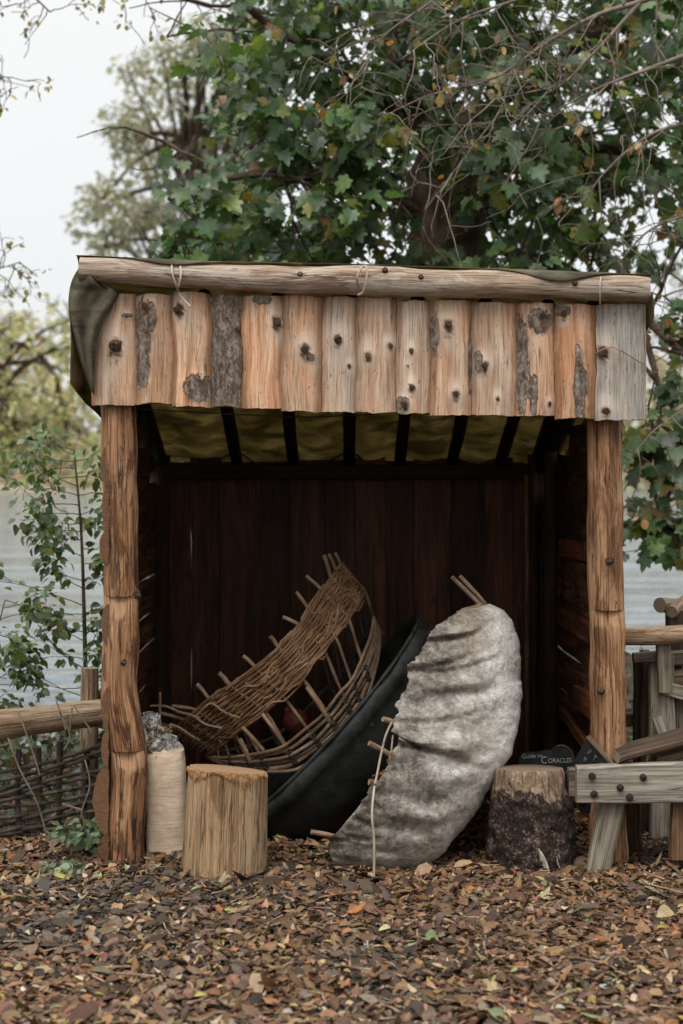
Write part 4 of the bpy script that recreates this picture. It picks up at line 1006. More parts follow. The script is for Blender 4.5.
# ------------------------------------------------------------------ bench on the right
Y = 6.74; t0 = thing("trestle_bench", "weathered grey trestle bench of bolted beams on splayed legs at the right edge", "bench", (P(640, 0, Y).x, Y, 0))
m_ = MB(); zc0, zc1 = P(577, 785.5, Y), P(800, 781, Y)
m_.plank(zc0 + Vector((0, .03, 0)), zc1 + Vector((0, .03, 0)), (0, 0, .158), (0, .06, 0), 30, .006, 2, .10, capmat=1, edge=.006); obj("front_beam", m_, [M['grey'], M['endgrey']], t0)
m_ = MB(); a, b_ = P(568, 768, 7.0), P(800, 764, 7.0); m_.plank(a - Vector((0, 0, .06)), b_ - Vector((0, 0, .06)), (0, 0, .12), (0, .06, 0), 24, .006, 5, .1, capmat=1); o = obj("back_beam", m_, [M['grey'], M['endgrey']], t0); o.color = (.7, .64, .56, 1)
def leg(a, b_, w_, t_, mat_, c=(1, 1, 1, 1)):
    m_ = MB(); m_.plank(a, b_, (w_, 0, 0), (0, t_, 0), 16, .006, a[0] * 9, .14, capmat=1, edge=.01); o = obj("leg", m_, [M[mat_], M['endgrey']], t0); o.color = c
leg(P(613, 795, Y + .10), P(597, 876, Y + .06), .105, .07, 'grey', (.86, .84, .78, 1))
leg(P(627, 795, Y + .22), P(631, 858, Y + .40), .10, .07, 'brown', (.6, .55, .5, 1))
leg(P(683, 795, Y + .10), P(684, 858, Y + .10), .11, .08, 'brown', (1.5, 1.3, 1.1, 1))
for px, py in ((592, 776), (594, 794), (620, 787.5), (643, 777), (629.5, 797)):
    c = P(px, py, Y); m_ = MB(); m_.tube([c + Vector((0, .02, 0)), c + Vector((0, -.009, 0)), c + Vector((0, -.015, 0)), c + Vector((0, -.017, 0))], [.0155, .0155, .012, .004], 8, wob=.08, ws=60); obj("bolt", m_, M['bolt'], t0)
m_ = MB(); a, b_ = P(621, 767, Y - .02), P(760, 722, Y + .05)
m_.plank(a + Vector((0, .15, .02)), b_ + Vector((0, .15, 0)), (0, .24, .0), Vector((.012, 0, .036)), 20, .010, 8, .25, capmat=1, edge=.02)
pk = obj("plank", m_, [M['brown'], M['endgrey']], None, base=a); pk.color = (.62, .57, .53, 1); tag(pk, "dark brown plank lying at a slope on top of the grey bench", "plank")
m_ = MB(); a, b_ = P(655, 762, 6.93), P(760, 738, 6.93)
m_.plank(a + Vector((0, .08, 0)), b_ + Vector((0, .08, 0)), (0, .2, 0), (.01, 0, .05), 14, .008, 3, .2); pk = obj("plank", m_, [M['rail']], None, base=a); tag(pk, "orange brown plank beneath the sloping dark plank on the bench", "plank")

# ------------------------------------------------------------------ rustic fence on the right
fr = thing("rustic_fence", "rough timber fence of rails, grey uprights and cross pieces right of the shelter", "fence", (P(660, 0, 7.7).x, 7.7, 0))
def piece(name, a, b_, w_, t_, mat_, c=(1, 1, 1, 1), seed=1.0):
    m_ = MB(); a = Vector(a); b_ = Vector(b_); d = (b_ - a).normalized(); wv_ = d.cross(Vector((0, 1, 0))).normalized() * w_
    m_.plank(a, b_, wv_, (0, t_, 0), 14, .008, seed, .14, capmat=1, edge=.012); o = obj(name, m_, [M[mat_], M['endgrey']], fr); o.color = c
m_ = MB(); m_.tube([P(x, y, 7.35) for x, y in ((620, 637), (650, 636), (690, 634), (820, 630))], .042, 14, wob=.12, capmat=1); obj("rail", m_, [M['log'], M['end']], fr).color = (.85, .7, .55, 1)
m_ = MB(); m_.tube([P(660, 605, 7.6), P(684, 606, 7.75), P(760, 600, 8.0)], .034, 14, wob=.15, capmat=1); obj("rail", m_, [M['rail'], M['endgrey']], fr)
m_ = MB(); m_.tube([P(672, 612, 7.5), P(690, 597, 7.7), P(760, 560, 8.0)], .03, 12, wob=.15, capmat=1); obj("rail", m_, [M['rail'], M['endgrey']], fr)
piece("upright", P(674, 610, 7.55), P(676, 850, 7.55), .07, .07, 'brown', (.4, .36, .33, 1))
piece("upright", P(661, 655, 7.45), P(661, 850, 7.45), .115, .05, 'grey', (.86, .84, .8, 1), 2)
piece("cleat", P(665, 640, 7.38), P(665, 692, 7.38), .062, .05, 'grey', (.8, .76, .68, 1), 3)
piece("cross_piece", P(633, 657, 7.42), P(664, 656, 7.42), .055, .05, 'grey', (.7, .68, .62, 1), 4)
piece("upright", P(645, 650, 7.55), P(643, 850, 7.55), .05, .05, 'brown', (.35, .3, .26, 1), 5)
piece("upright", P(636, 660, 7.6), P(638, 850, 7.6), .035, .04, 'brown', (.25, .22, .2, 1), 6)
piece("cross_piece", P(668, 658, 7.48), P(760, 655, 7.48), .06, .05, 'grey', (.62, .56, .48, 1), 7)
piece("cross_piece", P(668, 678, 7.48), P(760, 672, 7.48), .07, .04, 'rail', (.8, .75, .68, 1), 8)
piece("cross_piece", P(664, 688, 7.42), P(760, 712, 7.42), .06, .04, 'grey', (.9, .88, .84, 1), 9)
piece("cross_piece", P(622, 720, 7.7), P(760, 716, 7.7), .07, .05, 'brown', (.9, .8, .65, 1), 10)
piece("brace", P(656, 717, 7.36), P(668, 748, 7.36), .045, .03, 'grey', (.95, .92, .88, 1), 11)
piece("upright", P(682, 690, 7.5), P(683, 850, 7.5), .06, .05, 'grey', (.55, .52, .46, 1), 12)

# ------------------------------------------------------------------ fence on the left: log rail, post and wattle
wf = thing("wattle_fence", "low woven wattle fence under a thick log rail, left of the shelter", "fence", (P(30, 0, 7.35).x, 7.35, 0))
m_ = MB(); pts = cat([(-160, 742, 17), (-60, 733, 17), (0, 725, 15.5), (45, 720, 14.5), (80, 715, 14), (104, 712, 13)], 40)
m_.tube([P(a[0], a[1], 7.3) for a in pts], [a[2] * 7.3 / F for a in pts], 20, wob=.12, ws=5, capmat=1, seed=6); obj("rail", m_, [M['rail'], M['end']], wf, sharp=60)
m_ = MB(); m_.tube([P(90, 668, 7.52), P(89, 720, 7.52), P(88, 850, 7.52)], [.042, .043, .045], 14, wob=.08, capmat=1); o = obj("post", m_, [M['stump'], M['endgrey']], wf)
r7 = random.Random(9)
for k in range(8):
    px = -70 + k * 22 + r7.uniform(-4, 4); m_ = MB(); m_.tube([P(px, 738 + r7.uniform(0, 14), 7.38), P(px + r7.uniform(-4, 4), 800, 7.38), P(px + r7.uniform(-3, 3), 862, 7.34)], r7.uniform(.013, .019), 8, wob=.1); obj("stake", m_, M['darkstick'], wf)
m_ = MB()
for k in range(17):
    y0 = 775 + k * 6.0 + r7.uniform(-3, 3); sl = -.26 + k * .012 + r7.uniform(-.06, .06); path = []
    for q in range(22):
        px = -90 + q * 9.2; path.append(P(px, y0 + sl * px + 3 * math.sin(px * .03 + k), 7.36 + .03 * math.sin(px / 22 * PI + k * PI)))
    m_.tube(path, [r7.uniform(.009, .014) * (1 - .25 * q / 22) for q in range(22)], 7, wob=.1)
obj("woven_rods", m_, M['darkstick'], wf)
m_ = MB()
for pts in ([(8, 738), (20, 770), (36, 800), (45, 830), (49, 858)], [(18, 712), (28, 738), (40, 775)], [(60, 712), (70, 735), (64, 750)], [(85, 760), (90, 785), (82, 810), (82, 828)], [(56, 700), (66, 730)], [(72, 708), (70, 730)], [(74, 706), (92, 732)], [(82, 810), (62, 804)], [(45, 830), (62, 845)], [(66, 822), (56, 850)]):
    m_.tube([Vector(p) for p in cat([tuple(P(x, y, 7.16)) for x, y in pts], 14)], .0042, 5)
bs = obj("bramble_stems", m_, M['twig'], None, base=P(45, 860, 7.16)); tag(bs, "thin bare bramble stems trailing over the log rail and wattle", "bramble")

print("part 1 done")
# ------------------------------------------------------------------ ground litter, plants and trees
def litter():
    N1 = 96000
    def pos(n, y0, y1, xm):
        y = rng.uniform(y0, y1, n); x = rng.uniform(-1, 1, n) * (y * xm + .25); return x, y
    hv = lambda x, y: np.array([height(a, b) for a, b in zip(x, y)])
    # bark chips
    x, y = pos(N1, 4.3, 9.3, .27); z = hv(x, y) + rng.uniform(.0, .022, N1)
    nr = np.stack([rng.normal(0, .27, N1), rng.normal(-.08, .27, N1), np.ones(N1)], 1); rot = frames(nr, rng)
    L_ = rng.gamma(1.9, .0095, N1) + .007; sc = np.stack([L_ * rng.uniform(.28, .75, N1), L_, L_ * rng.uniform(.4, 1.2, N1)], 1)
    tv = [(-.45, 0, 0), (.3, -.05, .02), (.55, .5, .12), (.35, 1, 0), (-.3, 1.05, .05), (-.6, .55, .14), (0, .5, .2)]
    tf = [(6, 0, 1), (6, 1, 2), (6, 2, 3), (6, 3, 4), (6, 4, 5), (6, 5, 0)]
    cols = palette(rng, N1, [(.030, .019, .014), (.065, .036, .023), (.120, .060, .034), (.165, .086, .046), (.105, .074, .057), (.20, .135, .09)], [1.6, 4.2, 5, 3.4, 2.2, 1.4], .24)
    pt = np.array([nz((a * .9, b_ * .9, 2)) + .5 * nz((a * 2.6, b_ * 2.6, 5)) for a, b_ in zip(x, y)]); cols = cols * np.clip(1 + .6 * pt, .55, 1.5)[:, None]; gy = np.clip(.22 - .8 * pt - .20 * x, 0, .6)[:, None]; cols = cols * (1 - gy) + (cols.mean(1, keepdims=True) * np.array([1.02, .95, .88])) * gy
    o = scatter("bark_mulch", tv, tf, np.stack([x, y, z], 1), rot, sc, cols, M['dry']); kind(o, 'stuff')
    # leaves, three outlines
    for nm, (tv, tf), n, l0, l1 in (("fallen_leaves", OVATE, 11000, .02, .050), ("fallen_leaves", OVATE, 900, .05, .085), ("fallen_leaves", MAPLE, 170, .04, .075)):
        x, y = pos(n, 4.3, 9.2, .27); z = hv(x, y) + rng.uniform(.012, .032, n)
        nr = np.stack([rng.normal(0, .28, n), rng.normal(-.08, .28, n), np.ones(n) * rng.choice([1, 1, -1], n)], 1); rot = frames(nr, rng)
        L_ = rng.uniform(l0, l1, n); sc = np.stack([L_ * rng.uniform(.6, 1.1, n), L_, L_ * rng.uniform(.3, 2.6, n)], 1)
        cols = palette(rng, n, [(.14, .076, .042), (.21, .125, .07), (.28, .19, .115), (.25, .11, .045), (.34, .27, .195), (.27, .23, .075), (.18, .20, .095), (.29, .27, .235)], [6, 5, 3, 1.8, 1.3, .6, .3, .4], .22)
        o = scatter(nm, tv, tf, np.stack([x, y, z], 1), rot, sc, cols, M['dry']); kind(o, 'stuff')
litter()

def twig_litter():
    m_ = MB(); r8 = random.Random(77)
    for q in range(230):
        y = r8.uniform(4.6, 7.4); x = r8.uniform(-.24, .24) * y; a = r8.uniform(0, PI); L = r8.uniform(.04, .16); d = Vector((math.cos(a), math.sin(a), r8.uniform(-.05, .05))); p = Vector((x, y, height(x, y) + r8.uniform(.018, .036)))
        m_.tube([p, p + d * L * .5 + Vector((r8.uniform(-.01, .01), r8.uniform(-.01, .01), 0)), p + d * L], r8.uniform(.0015, .004), 5)
    kind(obj("fallen_twigs", m_, M['stick']), 'stuff')
twig_litter()
def leaf_cloud(name, shape, centers, radii, n, size, cols, wts, mat_, parent, squash=.7, nb=(0, -.35, .75), spread=.65, droop=.0, seed=0, base=None):
    r_ = np.random.default_rng(seed); c = np.array(centers); k = r_.choice(len(c), n, p=np.array(radii) ** 2 / np.sum(np.array(radii) ** 2))
    d = r_.normal(size=(n, 3)); d /= np.linalg.norm(d, axis=1, keepdims=True); rr = r_.uniform(.25, 1, n) ** .6
    p = c[k] + d * rr[:, None] * np.array(radii)[k][:, None] * np.array([1, 1, squash])
    nr = np.array(nb)[None] + r_.normal(0, spread, (n, 3)) + d * .35
    tip = d * np.array([1, 1, .3]) + np.array([0, 0, -.7 - droop]) + r_.normal(0, .4, (n, 3))
    L_ = r_.uniform(size[0], size[1], n); sc = np.stack([L_ * r_.uniform(.8, 1.1, n), L_, L_], 1)
    return scatter(name, shape[0], shape[1], p, frames(nr, r_, tip), sc, palette(r_, n, cols, wts, .2), mat_, parent, base)

def grow(m_, r_, p, d, L, rad, lvl, tips, wig=.25, sag=0.0, nch=(3, 5), ratio=.6, minr=.002, ns=7, fan=.8):
    path = [Vector(p)]; d = Vector(d).normalized()
    for k in range(6):
        d = (d + Vector((r_.gauss(0, wig), r_.gauss(0, wig), r_.gauss(0, wig) - sag)) * .5).normalized(); path.append(path[-1] + d * L / 6)
    m_.tube(path, [max(minr, rad * (1 - .55 * k / 6)) for k in range(7)], ns if lvl > 1 else 4)
    if lvl == 0: tips.append(path[-1]); tips.append(path[3]); return
    for q in range(r_.randint(*nch)):
        k = r_.randint(2, 6); a = (path[min(k + 1, 6)] - path[k - 1]).normalized(); dd = (a + Vector((r_.gauss(0, fan), r_.gauss(0, fan), r_.gauss(0, fan)))).normalized()
        grow(m_, r_, path[k], dd, L * ratio * r_.uniform(.7, 1.15), max(minr, rad * .5), lvl - 1, tips, wig, sag, nch, ratio, minr, ns, fan)

def in_poly(x, y, poly):
    c = False; j = len(poly) - 1
    for i in range(len(poly)):
        if (poly[i][1] > y) != (poly[j][1] > y) and x < (poly[j][0] - poly[i][0]) * (y - poly[i][1]) / (poly[j][1] - poly[i][1]) + poly[i][0]: c = not c
        j = i
    return c

# sycamore behind the shelter
def sycamore():
    Y0 = 11.3; base = P(447, 470, Y0); base.z = -.1; t0 = thing("sycamore_tree", "big sycamore with dense dark green lobed leaves and thick trunk rising behind the shelter", "tree", base)
    m_ = MB(); tr = cat([tuple(base) + (.34,), tuple(P(450, 420, Y0)) + (.29,), tuple(P(446, 300, Y0)) + (.285,), tuple(P(448, 220, Y0)) + (.275,), tuple(P(447, 180, Y0)) + (.27,), tuple(P(449, 150, Y0 + .1)) + (.20,)], 40)
    m_.tube([Vector(q[:3]) for q in tr], [q[3] for q in tr], 24, wob=.22, ws=3, seed=3)
    limbs = [[(440, 250, 11.1, .10), (478, 200, 10.9, .085), (500, 120, 10.9, .07), (506, 40, 11, .06), (502, -60, 11.1, .05)], [(450, 180, 11.2, .12), (420, 100, 11.3, .1), (380, 20, 11.5, .08), (350, -60, 11.6, .06)],
             [(446, 232, 11.4, .05), (380, 190, 11.0, .04), (300, 170, 10.6, .045), (220, 180, 10.5, .025)], [(455, 190, 11.3, .09), (540, 150, 11.2, .07), (620, 150, 11, .05), (700, 180, 11, .035)],
             [(455, 240, 11.5, .05), (540, 260, 11, .055), (620, 300, 10.6, .04), (690, 360, 10.3, .025)], [(440, 150, 11.3, .1), (360, 80, 11.2, .07), (290, 40, 11, .05), (240, 0, 11, .03)],
             [(640, 320, 10.5, .03), (660, 400, 10.3, .022), (650, 470, 10.2, .014), (668, 540, 10.2, .008)], [(440, 140, 11.3, .08), (560, 60, 11.5, .06), (640, -10, 11.6, .05)]]
    tips = []; r_ = random.Random(21)
    for lm in limbs:
        q = cat([tuple(P(a, b_, Y)) + (r,) for a, b_, Y, r in lm], 24); path = [Vector(p[:3]) for p in q]; m_.tube(path, [p[3] * .8 for p in q], 10, wob=.12, ws=6)
        for k in range(6, 24, 2): grow(m_, r_, path[k], Vector((r_.gauss(0, 1), r_.gauss(-.2, .7), r_.gauss(.1, .7))), r_.uniform(.5, .9), .016, 1, tips, .3, .05, (3, 4), .6, .004, 5)
    poly = [(256, -60), (250, 0), (214, 62), (236, 110), (222, 150), (188, 178), (182, 215), (182, 262), (185, 300), (640, 320), (640, 420), (628, 470), (640, 555), (672, 580), (760, 560), (760, -60)]
    cs, rs = [], []
    for q in range(6000):
        x, y, Y = r_.uniform(160, 760), r_.uniform(-60, 580), r_.uniform(9.9, 13.2)
        if not in_poly(x, y, poly) or (y > 330 and x < 628) or (y > 330 and Y > 11): continue
        dens = 1.0 if y < 330 else .45
        if x > 600 and 60 < y < 320: dens *= .55
        if 392 < x < 500 and 148 < y < 262 and Y < 11.5: dens *= .26     # the trunk shows here
        if r_.random() > dens: continue
        cs.append(P(x, y, Y)); rs.append(r_.uniform(.16, .34))
        if len(cs) >= 330: break
    G = [(.042, .076, .030), (.055, .105, .042), (.08, .14, .055), (.105, .165, .055), (.16, .19, .045), (.09, .125, .085), (.32, .25, .06), (.24, .15, .06)]
    leaf_cloud("crown", MAPLE, cs, rs, 10000, (.06, .142), G, [4, 5, 5, 4, 2.2, 3.5, .35, .3], M['leaf'], t0, .75, (0, -.40, .75), .55, .2, 5)
    m2 = m_
    for c, rr in zip(cs, rs):             # short twigs that carry each spray
        for q in range(2): grow(m2, r_, c + Vector((r_.gauss(0, .1), .12, -.15)), Vector((r_.gauss(0, .8), -.3, .6)), rr * 1.5, .006, 0, [], .3, 0, (2, 3), .6, .003, 5)
    obj("trunk", m_, M['syc'], t0, sharp=180)
    # yellowing leaves low on the right
    ys_ = [P(x, y, 10.25) for x, y in ((650, 470), (668, 450), (655, 520), (676, 500), (640, 440), (672, 545))]
    leaf_cloud("yellowing_leaves", MAPLE, ys_, [.14] * 6, 70, (.10, .17), [(.20, .17, .03), (.12, .14, .035), (.26, .19, .05), (.32, .21, .11)], [3, 3, 1.5, .7], M['leaf'], t0, .8, (0, -.5, .7), .5, .3, 15)
sycamore()

# bare twiggy tree whose branches reach in from the right, in front of the sycamore
def twiggy():
    base = Vector((3.05, 9.5, -.05)); t0 = thing("bare_tree", "nearly leafless grey twiggy tree reaching in from the top right", "tree", base); m_ = MB(); r_ = random.Random(4); tips = []
    m_.tube([Vector(q) for q in cat([tuple(base), (3.0, 9.5, 1.5), (2.85, 9.45, 3.2), (2.6, 9.4, 4.6), (2.2, 9.4, 5.6)], 20)], [.13 - .004 * k for k in range(20)], 14, wob=.15, ws=5)
    LB = [[(760, -60, 9.4, .030), (690, -20, 9.3, .026), (640, 2, 9.25, .022), (600, 14, 9.2, .019), (548, 42, 9.2, .015), (512, 68, 9.15, .012), (478, 84, 9.1, .009), (430, 95, 9.1, .006), (380, 118, 9.0, .003)],
          [(640, 2, 9.25, .018), (612, 34, 9.2, .014), (585, 62, 9.2, .012), (562, 84, 9.1, .009), (530, 92, 9.0, .006), (490, 100, 9.0, .003)], [(780, 20, 9.4, .026), (700, 50, 9.3, .02), (640, 72, 9.2, .014), (590, 92, 9.1, .009), (540, 120, 9.1, .005)],
          [(790, 80, 9.5, .026), (700, 118, 9.3, .018), (650, 135, 9.2, .012), (605, 172, 9.1, .008), (580, 210, 9.1, .004)], [(780, 180, 9.5, .022), (700, 210, 9.3, .014), (650, 230, 9.2, .009), (620, 262, 9.2, .005)],
          [(512, 68, 9.15, .008), (500, 110, 9.1, .006), (470, 150, 9.1, .005), (425, 210, 9.1, .003)], [(620, -60, 9.5, .02), (540, -10, 9.3, .014), (460, 20, 9.2, .009), (400, 60, 9.1, .005)], [(500, -60, 9.5, .016), (440, -5, 9.3, .01), (380, 40, 9.2, .006), (360, 90, 9.1, .003)],
          [(790, 350, 9.5, .018), (700, 400, 9.4, .01), (655, 430, 9.3, .006), (625, 465, 9.3, .003)]]
    for lm in LB:
        q = cat([tuple(P(a, b_, Y)) + (r,) for a, b_, Y, r in lm], 30); path = [Vector(p[:3]) for p in q]; m_.tube(path, [p[3] * .72 for p in q], 8, wob=.1, ws=9)
        for k in range(4, 30, 1):
            if r_.random() < .33: continue
            grow(m_, r_, path[k], Vector((r_.gauss(-.4, .8), r_.gauss(-.1, .6), r_.gauss(-.1, .8))), r_.uniform(.25, .6), .0045, 1, tips, .38, .10, (1, 3), .62, .0021, 5)
    tk = obj("branches", m_, M['twig'], t0, sharp=180)
    tp = [tuple(t) for t in tips if r_.random() < .13]
    leaf_cloud("withered_leaves", OVATE, tp, [.05] * len(tp), 150, (.04, .075), [(.30, .14, .05), (.28, .20, .07), (.17, .09, .05), (.34, .26, .15)], [3, 2, 2, 1], M['leaf'], t0, 1, (0, -.5, .3), .7, .6, 3)
twiggy()

def leafy_tree(name, label, base, trunk_r, cs, rs, n, size, cols, wts, seed, shape=DIAM, twn=3, nb=(0, -.4, .6), mat_='pale_leaf', limbs=(), minr=.008):
    t0 = thing(name, label, "tree", base); m_ = MB(); r_ = random.Random(seed); base = Vector(base); c0 = sum((Vector(c) for c in cs), Vector()) / len(cs)
    mid = base.lerp(c0, .45) + Vector((.1, 0, .2)); top = c0 + Vector((0, 0, .3))
    tp = [Vector(q) for q in cat([tuple(base), tuple(mid), tuple(top)], 16)]; m_.tube(tp, [trunk_r * (1 - .045 * k) for k in range(16)], 10, wob=.12, ws=2)
    for c, rr in zip(cs, rs):
        k = r_.randint(5, 15); a = tp[k]; c = Vector(c); b_ = a.lerp(c, .55) + Vector((0, 0, .12 * (c - a).length))
        m_.tube([Vector(q) for q in cat([tuple(a), tuple(b_), tuple(c)], 9)], [max(minr, trunk_r * .30 * (1 - .09 * q)) for q in range(9)], 6)
        for q in range(twn): grow(m_, r_, c, Vector((r_.gauss(0, 1), r_.gauss(0, 1), r_.gauss(.3, .8))), rr * .95, minr * 1.6, 1, [], .3, 0, (3, 4), .7, minr * .7, 4)
    for lm in limbs: q = cat([tuple(P(a, b_, Y)) + (r,) for a, b_, Y, r in lm], 20); m_.tube([Vector(p[:3]) for p in q], [p[3] for p in q], 8, wob=.1)
    obj("trunk", m_, M['bark'], t0, sharp=180)
    leaf_cloud("crown", shape, cs, rs, n, size, cols, wts, M[mat_], t0, .85, nb, .7, .1, seed); return t0
r_ = random.Random(31)
def clumps(poly, n, Y0, Y1, r0, r1, x0, x1, y0, y1):
    cs = []
    while len(cs) < n:
        x, y = r_.uniform(x0, x1), r_.uniform(y0, y1)
        if in_poly(x, y, poly): cs.append(tuple(P(x, y, r_.uniform(Y0, Y1))))
    return cs, [r_.uniform(r0, r1) for _ in cs]
cs, rs = clumps([(150, 45), (120, 70), (100, 100), (118, 122), (105, 150), (80, 185), (72, 215), (65, 245), (90, 290), (270, 300), (280, 40), (230, 25), (185, 32)], 62, 27, 30, .22, .5, 60, 280, 20, 300)
leafy_tree("distant_tree", "tall thin crowned tree with grey green autumn leaves standing behind the left roof end", (-2.5, 28.5, -.1), .2, cs, rs, 5600, (.09, .16), [(.36, .36, .31), (.39, .36, .31), (.32, .33, .285), (.43, .40, .345)], [4, 3, 3, 2], 41)  # leaf colours greyed and paled to paint distance haze
cs, rs = clumps([(-90, 290), (-30, 262), (10, 300), (30, 285), (62, 310), (88, 350), (100, 400), (92, 445), (40, 470), (-90, 470)], 62, 24, 27, .3, .6, -90, 100, 260, 470)
leafy_tree("yellow_tree", "yellow leaved tree leaning in over the lake at the left edge", (-7.4, 25.5, -.1), .16, cs, rs, 3800, (.08, .15), [(.52, .48, .27), (.48, .45, .29), (.42, .41, .30), (.52, .45, .31)], [4, 3, 2, 1], 42,  # leaf colours desaturated, distance haze painted into them
    limbs=[[(-60, 330, 25.5, .08), (-10, 352, 25.5, .06), (20, 344, 25.4, .05), (42, 358, 25.3, .045), (58, 385, 25.2, .04), (66, 430, 25.2, .025)], [(58, 385, 25.2, .03), (50, 410, 25.2, .02), (38, 428, 25.2, .01)]])
cs, rs = clumps([(620, 180), (640, 130), (690, 110), (800, 160), (800, 400), (640, 420), (610, 330)], 20, 26, 30, .3, .6, 600, 800, 110, 420)
leafy_tree("hazy_tree", "pale bare looking tree across the water at the right edge", (7.6, 28.5, -.1), .16, cs, rs, 900, (.07, .13), [(.28, .25, .16), (.22, .21, .14)], [1, 1], 43)
# branch tips overhanging at the top left
def overhang():
    base = Vector((-4.6, 11.5, -.1)); t0 = thing("overhanging_tree", "tree whose thin twigs with small yellow leaves hang into the top left corner", "tree", base); m_ = MB(); r2 = random.Random(14); tips = []
    m_.tube([Vector(q) for q in cat([tuple(base), (-4.5, 11.5, 2), (-4.2, 11.4, 4.2), (-3.6, 11.3, 5.6), (-2.4, 11.2, 6.2)], 20)], [.15 - .005 * k for k in range(20)], 12, wob=.15, ws=5)
    for lm in ([(-120, -120, 11.3, .03), (-40, -60, 11.2, .016), (20, -15, 11.1, .009), (50, 12, 11.1, .005)], [(-60, -90, 11.2, .02), (40, -50, 11.1, .012), (120, -20, 11.1, .008), (200, 5, 11, .005), (250, 20, 11, .003)], [(-100, 60, 11.3, .014), (-20, 70, 11.2, .006), (8, 78, 11.2, .003)], [(-90, 270, 11.4, .012), (-20, 272, 11.3, .006), (20, 262, 11.2, .003)]):
        q = cat([tuple(P(a, b_, Y)) + (r,) for a, b_, Y, r in lm], 20); path = [Vector(p[:3]) for p in q]; m_.tube(path, [p[3] for p in q], 7)
        for k in range(6, 20, 1): grow(m_, r2, path[k], Vector((r2.gauss(.2, .8), r2.gauss(0, .5), r2.gauss(-.5, .6))), r2.uniform(.15, .36), .0045, 1, tips, .35, .12, (1, 3), .6, .0026, 4)
    obj("branches", m_, M['bark'], t0, sharp=180); tp = [tuple(t) for t in tips if r2.random() < .55]
    leaf_cloud("leaves", OVATE, tp, [.06] * len(tp), 300, (.03, .06), [(.36, .30, .13), (.26, .24, .12), (.20, .17, .09)], [3, 2, 2], M['pale_leaf'], t0, 1, (0, -.4, .5), .7, .6, 8)
overhang()

# sapling left of the shelter
def sapling():
    base = P(87, 850, 8.3); base.z = 0; t0 = thing("alder_sapling", "slender green leaved sapling standing before the lake, left of the shelter", "sapling", base); m_ = MB(); r2 = random.Random(6); tips = []
    q = cat([tuple(base) + (.016,), tuple(P(86, 700, 8.3)) + (.013,), tuple(P(84, 610, 8.3)) + (.010,), tuple(P(81, 530, 8.3)) + (.007,), tuple(P(74, 450, 8.3)) + (.004,)], 40); path = [Vector(p[:3]) for p in q]; m_.tube(path, [p[3] for p in q], 8)
    bl = []
    for k in range(9, 40):
        for sgn in ((-1, 1) if k % 2 else (-1,)):
            if r2.random() < .22: continue
            L = r2.uniform(.14, .36 if sgn < 0 else .10) * (1.35 if k < 22 and sgn < 0 else 1); tps = []
            grow(m_, r2, path[k], Vector((sgn * 1.0, r2.gauss(0, .5), r2.uniform(-.05, .5))), L, .0035, 1, tps, .22, -.02, (2, 3), .6, .0016, 4, .5); bl += tps
    st2 = [Vector(p) for p in cat([tuple(P(-30, 850, 8.1)), tuple(P(-22, 720, 8.1)), tuple(P(-10, 660, 8.1)), tuple(P(5, 600, 8.1))], 16)]; m_.tube(st2, [.010 - .0005 * k for k in range(16)], 6)
    for k in range(5, 16):
        tps = []; grow(m_, r2, st2[k], Vector((.8, r2.gauss(0, .5), r2.uniform(-.3, .5))), .2, .003, 1, tps, .25, 0, (2, 3), .6, .0016, 4, .6); bl += tps
    obj("stem", m_, M['bark'], t0, sharp=180)
    leaf_cloud("leaves", OVATE, [tuple(t) for t in bl], [.075] * len(bl), 1350, (.034, .064), [(.085, .135, .05), (.12, .17, .065), (.065, .10, .045), (.20, .20, .06), (.13, .155, .10)], [4, 4, 3, .9, 2], M['leaf'], t0, .7, (0, -.35, .8), .45, .0, 9)
sapling()

# low plants
def weed(name, label, px, py, Y, n, seed, rad, h):
    c = P(px, py, Y); c.z = 0; r2 = np.random.default_rng(seed); t0 = thing(name, label, "plant", c); m_ = MB()
    for q in range(10):
        a = r2.uniform(0, 2 * PI); e = c + Vector((math.cos(a) * rad, math.sin(a) * rad * .7, h * r2.uniform(.5, 1))); m_.tube([c, c.lerp(e, .5) + Vector((0, 0, .03)), e], .003, 5)
    obj("stems", m_, M['darkstick'], t0)
    cs = [tuple(c + Vector((r2.normal(0, rad * .6), r2.normal(0, rad * .5), r2.uniform(.03, h)))) for _ in range(9)]
    leaf_cloud("leaves", OVATE, cs, [rad * .55] * 9, n, (.028, .055), [(.11, .15, .085), (.08, .115, .06), (.16, .19, .125), (.20, .21, .10)], [4, 3, 2, .7], M['leaf'], t0, .7, (0, -.5, .75), .5, 0, seed)
weed("nettle_plant", "grey green nettle like plant at the foot of the left post", 86, 858, 7.05, 230, 3, .125, .2)
weed("creeping_plant", "small flat green leaved plant in the litter below the nettle plant", 68, 874, 6.72, 60, 5, .07, .06)
# undergrowth on the banks beside and behind the shelter
def undergrowth():
    n = 6500; x = np.concatenate([rng.uniform(-3.6, -1.15, n // 2), rng.uniform(1.35, 3.6, n // 2)]); y = np.concatenate([rng.uniform(7.5, 10.2, n // 2), rng.uniform(7.9, 11.5, n // 2)])
    z = rng.uniform(0, 1, n) ** 1.6 * np.where(x < 0, .27, .42) * (1 + .5 * np.sin(x * 5) * np.cos(y * 4)); p = np.stack([x, y, z], 1)
    L_ = rng.uniform(.04, .09, n); nr = np.array([0, -.5, .7])[None] + rng.normal(0, .5, (n, 3))
    o = scatter("undergrowth", OVATE[0], OVATE[1], p, frames(nr, rng), np.stack([L_ * .9, L_, L_], 1), palette(rng, n, [(.03, .05, .02), (.055, .075, .03), (.09, .06, .035), (.14, .09, .05), (.10, .12, .05)], [4, 4, 4, 2, 1], .25), M['leaf']); kind(o, 'stuff')
undergrowth()
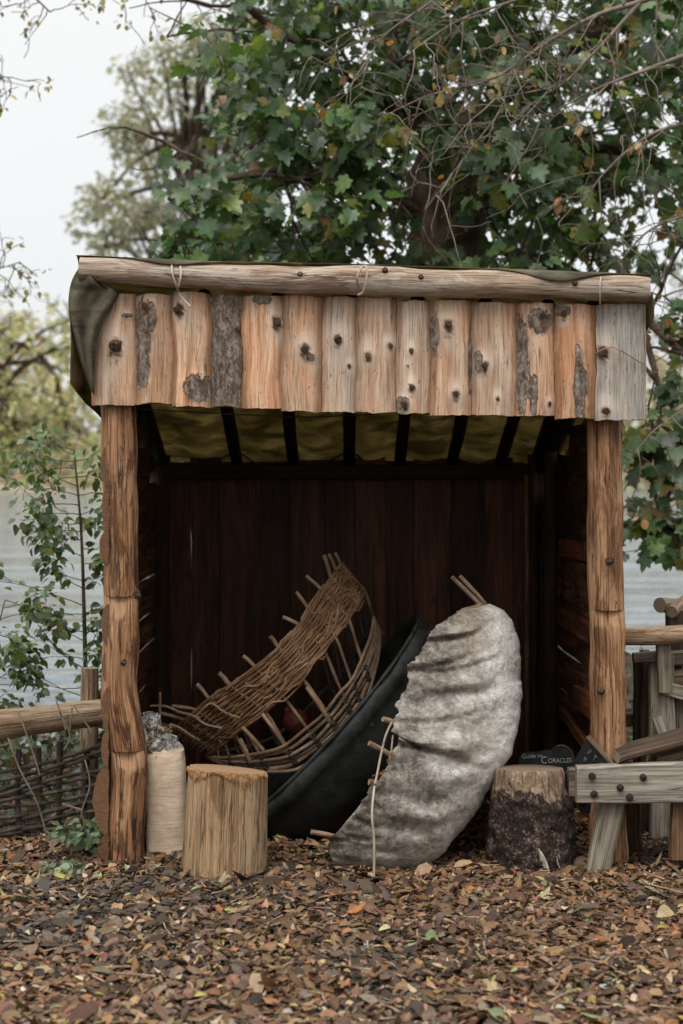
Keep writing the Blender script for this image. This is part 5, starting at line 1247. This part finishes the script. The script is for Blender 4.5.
# far wood on the opposite shore
def far_wood():
    n = 16000; cl = 190; cx = rng.uniform(-75, 95, cl); cy = rng.uniform(186, 215, cl); hh = rng.uniform(9, 17, cl) + np.where(cx < -25, 5, 0); tone = rng.integers(0, 5, cl)
    k = rng.integers(0, cl, n); t = rng.uniform(0, 1, n); w_ = 3.6 * np.sqrt(np.clip(1 - (2 * t - .8) ** 2, .05, 1))
    p = np.stack([cx[k] + rng.normal(0, .55, n) * w_, cy[k] + rng.normal(0, .5, n) * w_, hh[k] * t], 1)
    pal = np.array([(.36, .33, .25), (.40, .32, .25), (.32, .32, .24), (.44, .39, .26), (.38, .30, .25)]); c = pal[tone[k]] * rng.uniform(.6, 1.4, (n, 1))  # wood tints lightened in place of haze
    p[:n // 6, 1] = rng.uniform(180, 184, n // 6); p[:n // 6, 2] = rng.uniform(-.6, 1.6, n // 6) * rng.uniform(0, 1, n // 6); L_ = rng.uniform(.9, 2.0, n); nr = np.array([0, -.6, .6])[None] + rng.normal(0, .6, (n, 3))
    o = scatter("far_wood", DIAM[0], DIAM[1], p, frames(nr, rng), np.stack([L_, L_, L_], 1), c, M['pale_leaf']); kind(o, 'stuff')
far_wood()

HAZE = False
if HAZE:
    m = bpy.data.materials.new("haze"); m.use_nodes = True; nt = m.node_tree; nt.nodes.clear(); o_ = nt.nodes.new('ShaderNodeOutputMaterial'); v_ = nt.nodes.new('ShaderNodeVolumePrincipled')
    v_.inputs['Color'].default_value = (.93, .95, .97, 1); v_.inputs['Density'].default_value = .0010; nt.links.new(v_.outputs[0], o_.inputs['Volume'])
    mb = MB(); X, Y0, Y1, Z0, Z1 = 290, -80, 330, -4, 44
    mb.add([(-X, Y0, Z0), (X, Y0, Z0), (X, Y1, Z0), (-X, Y1, Z0), (-X, Y0, Z1), (X, Y0, Z1), (X, Y1, Z1), (-X, Y1, Z1)], [(3, 2, 1, 0), (4, 5, 6, 7), (0, 1, 5, 4), (1, 2, 6, 5), (2, 3, 7, 6), (3, 0, 4, 7)], [((0, 0),) * 4] * 6)
    kind(obj("haze", mb, m, smooth=False), 'stuff')
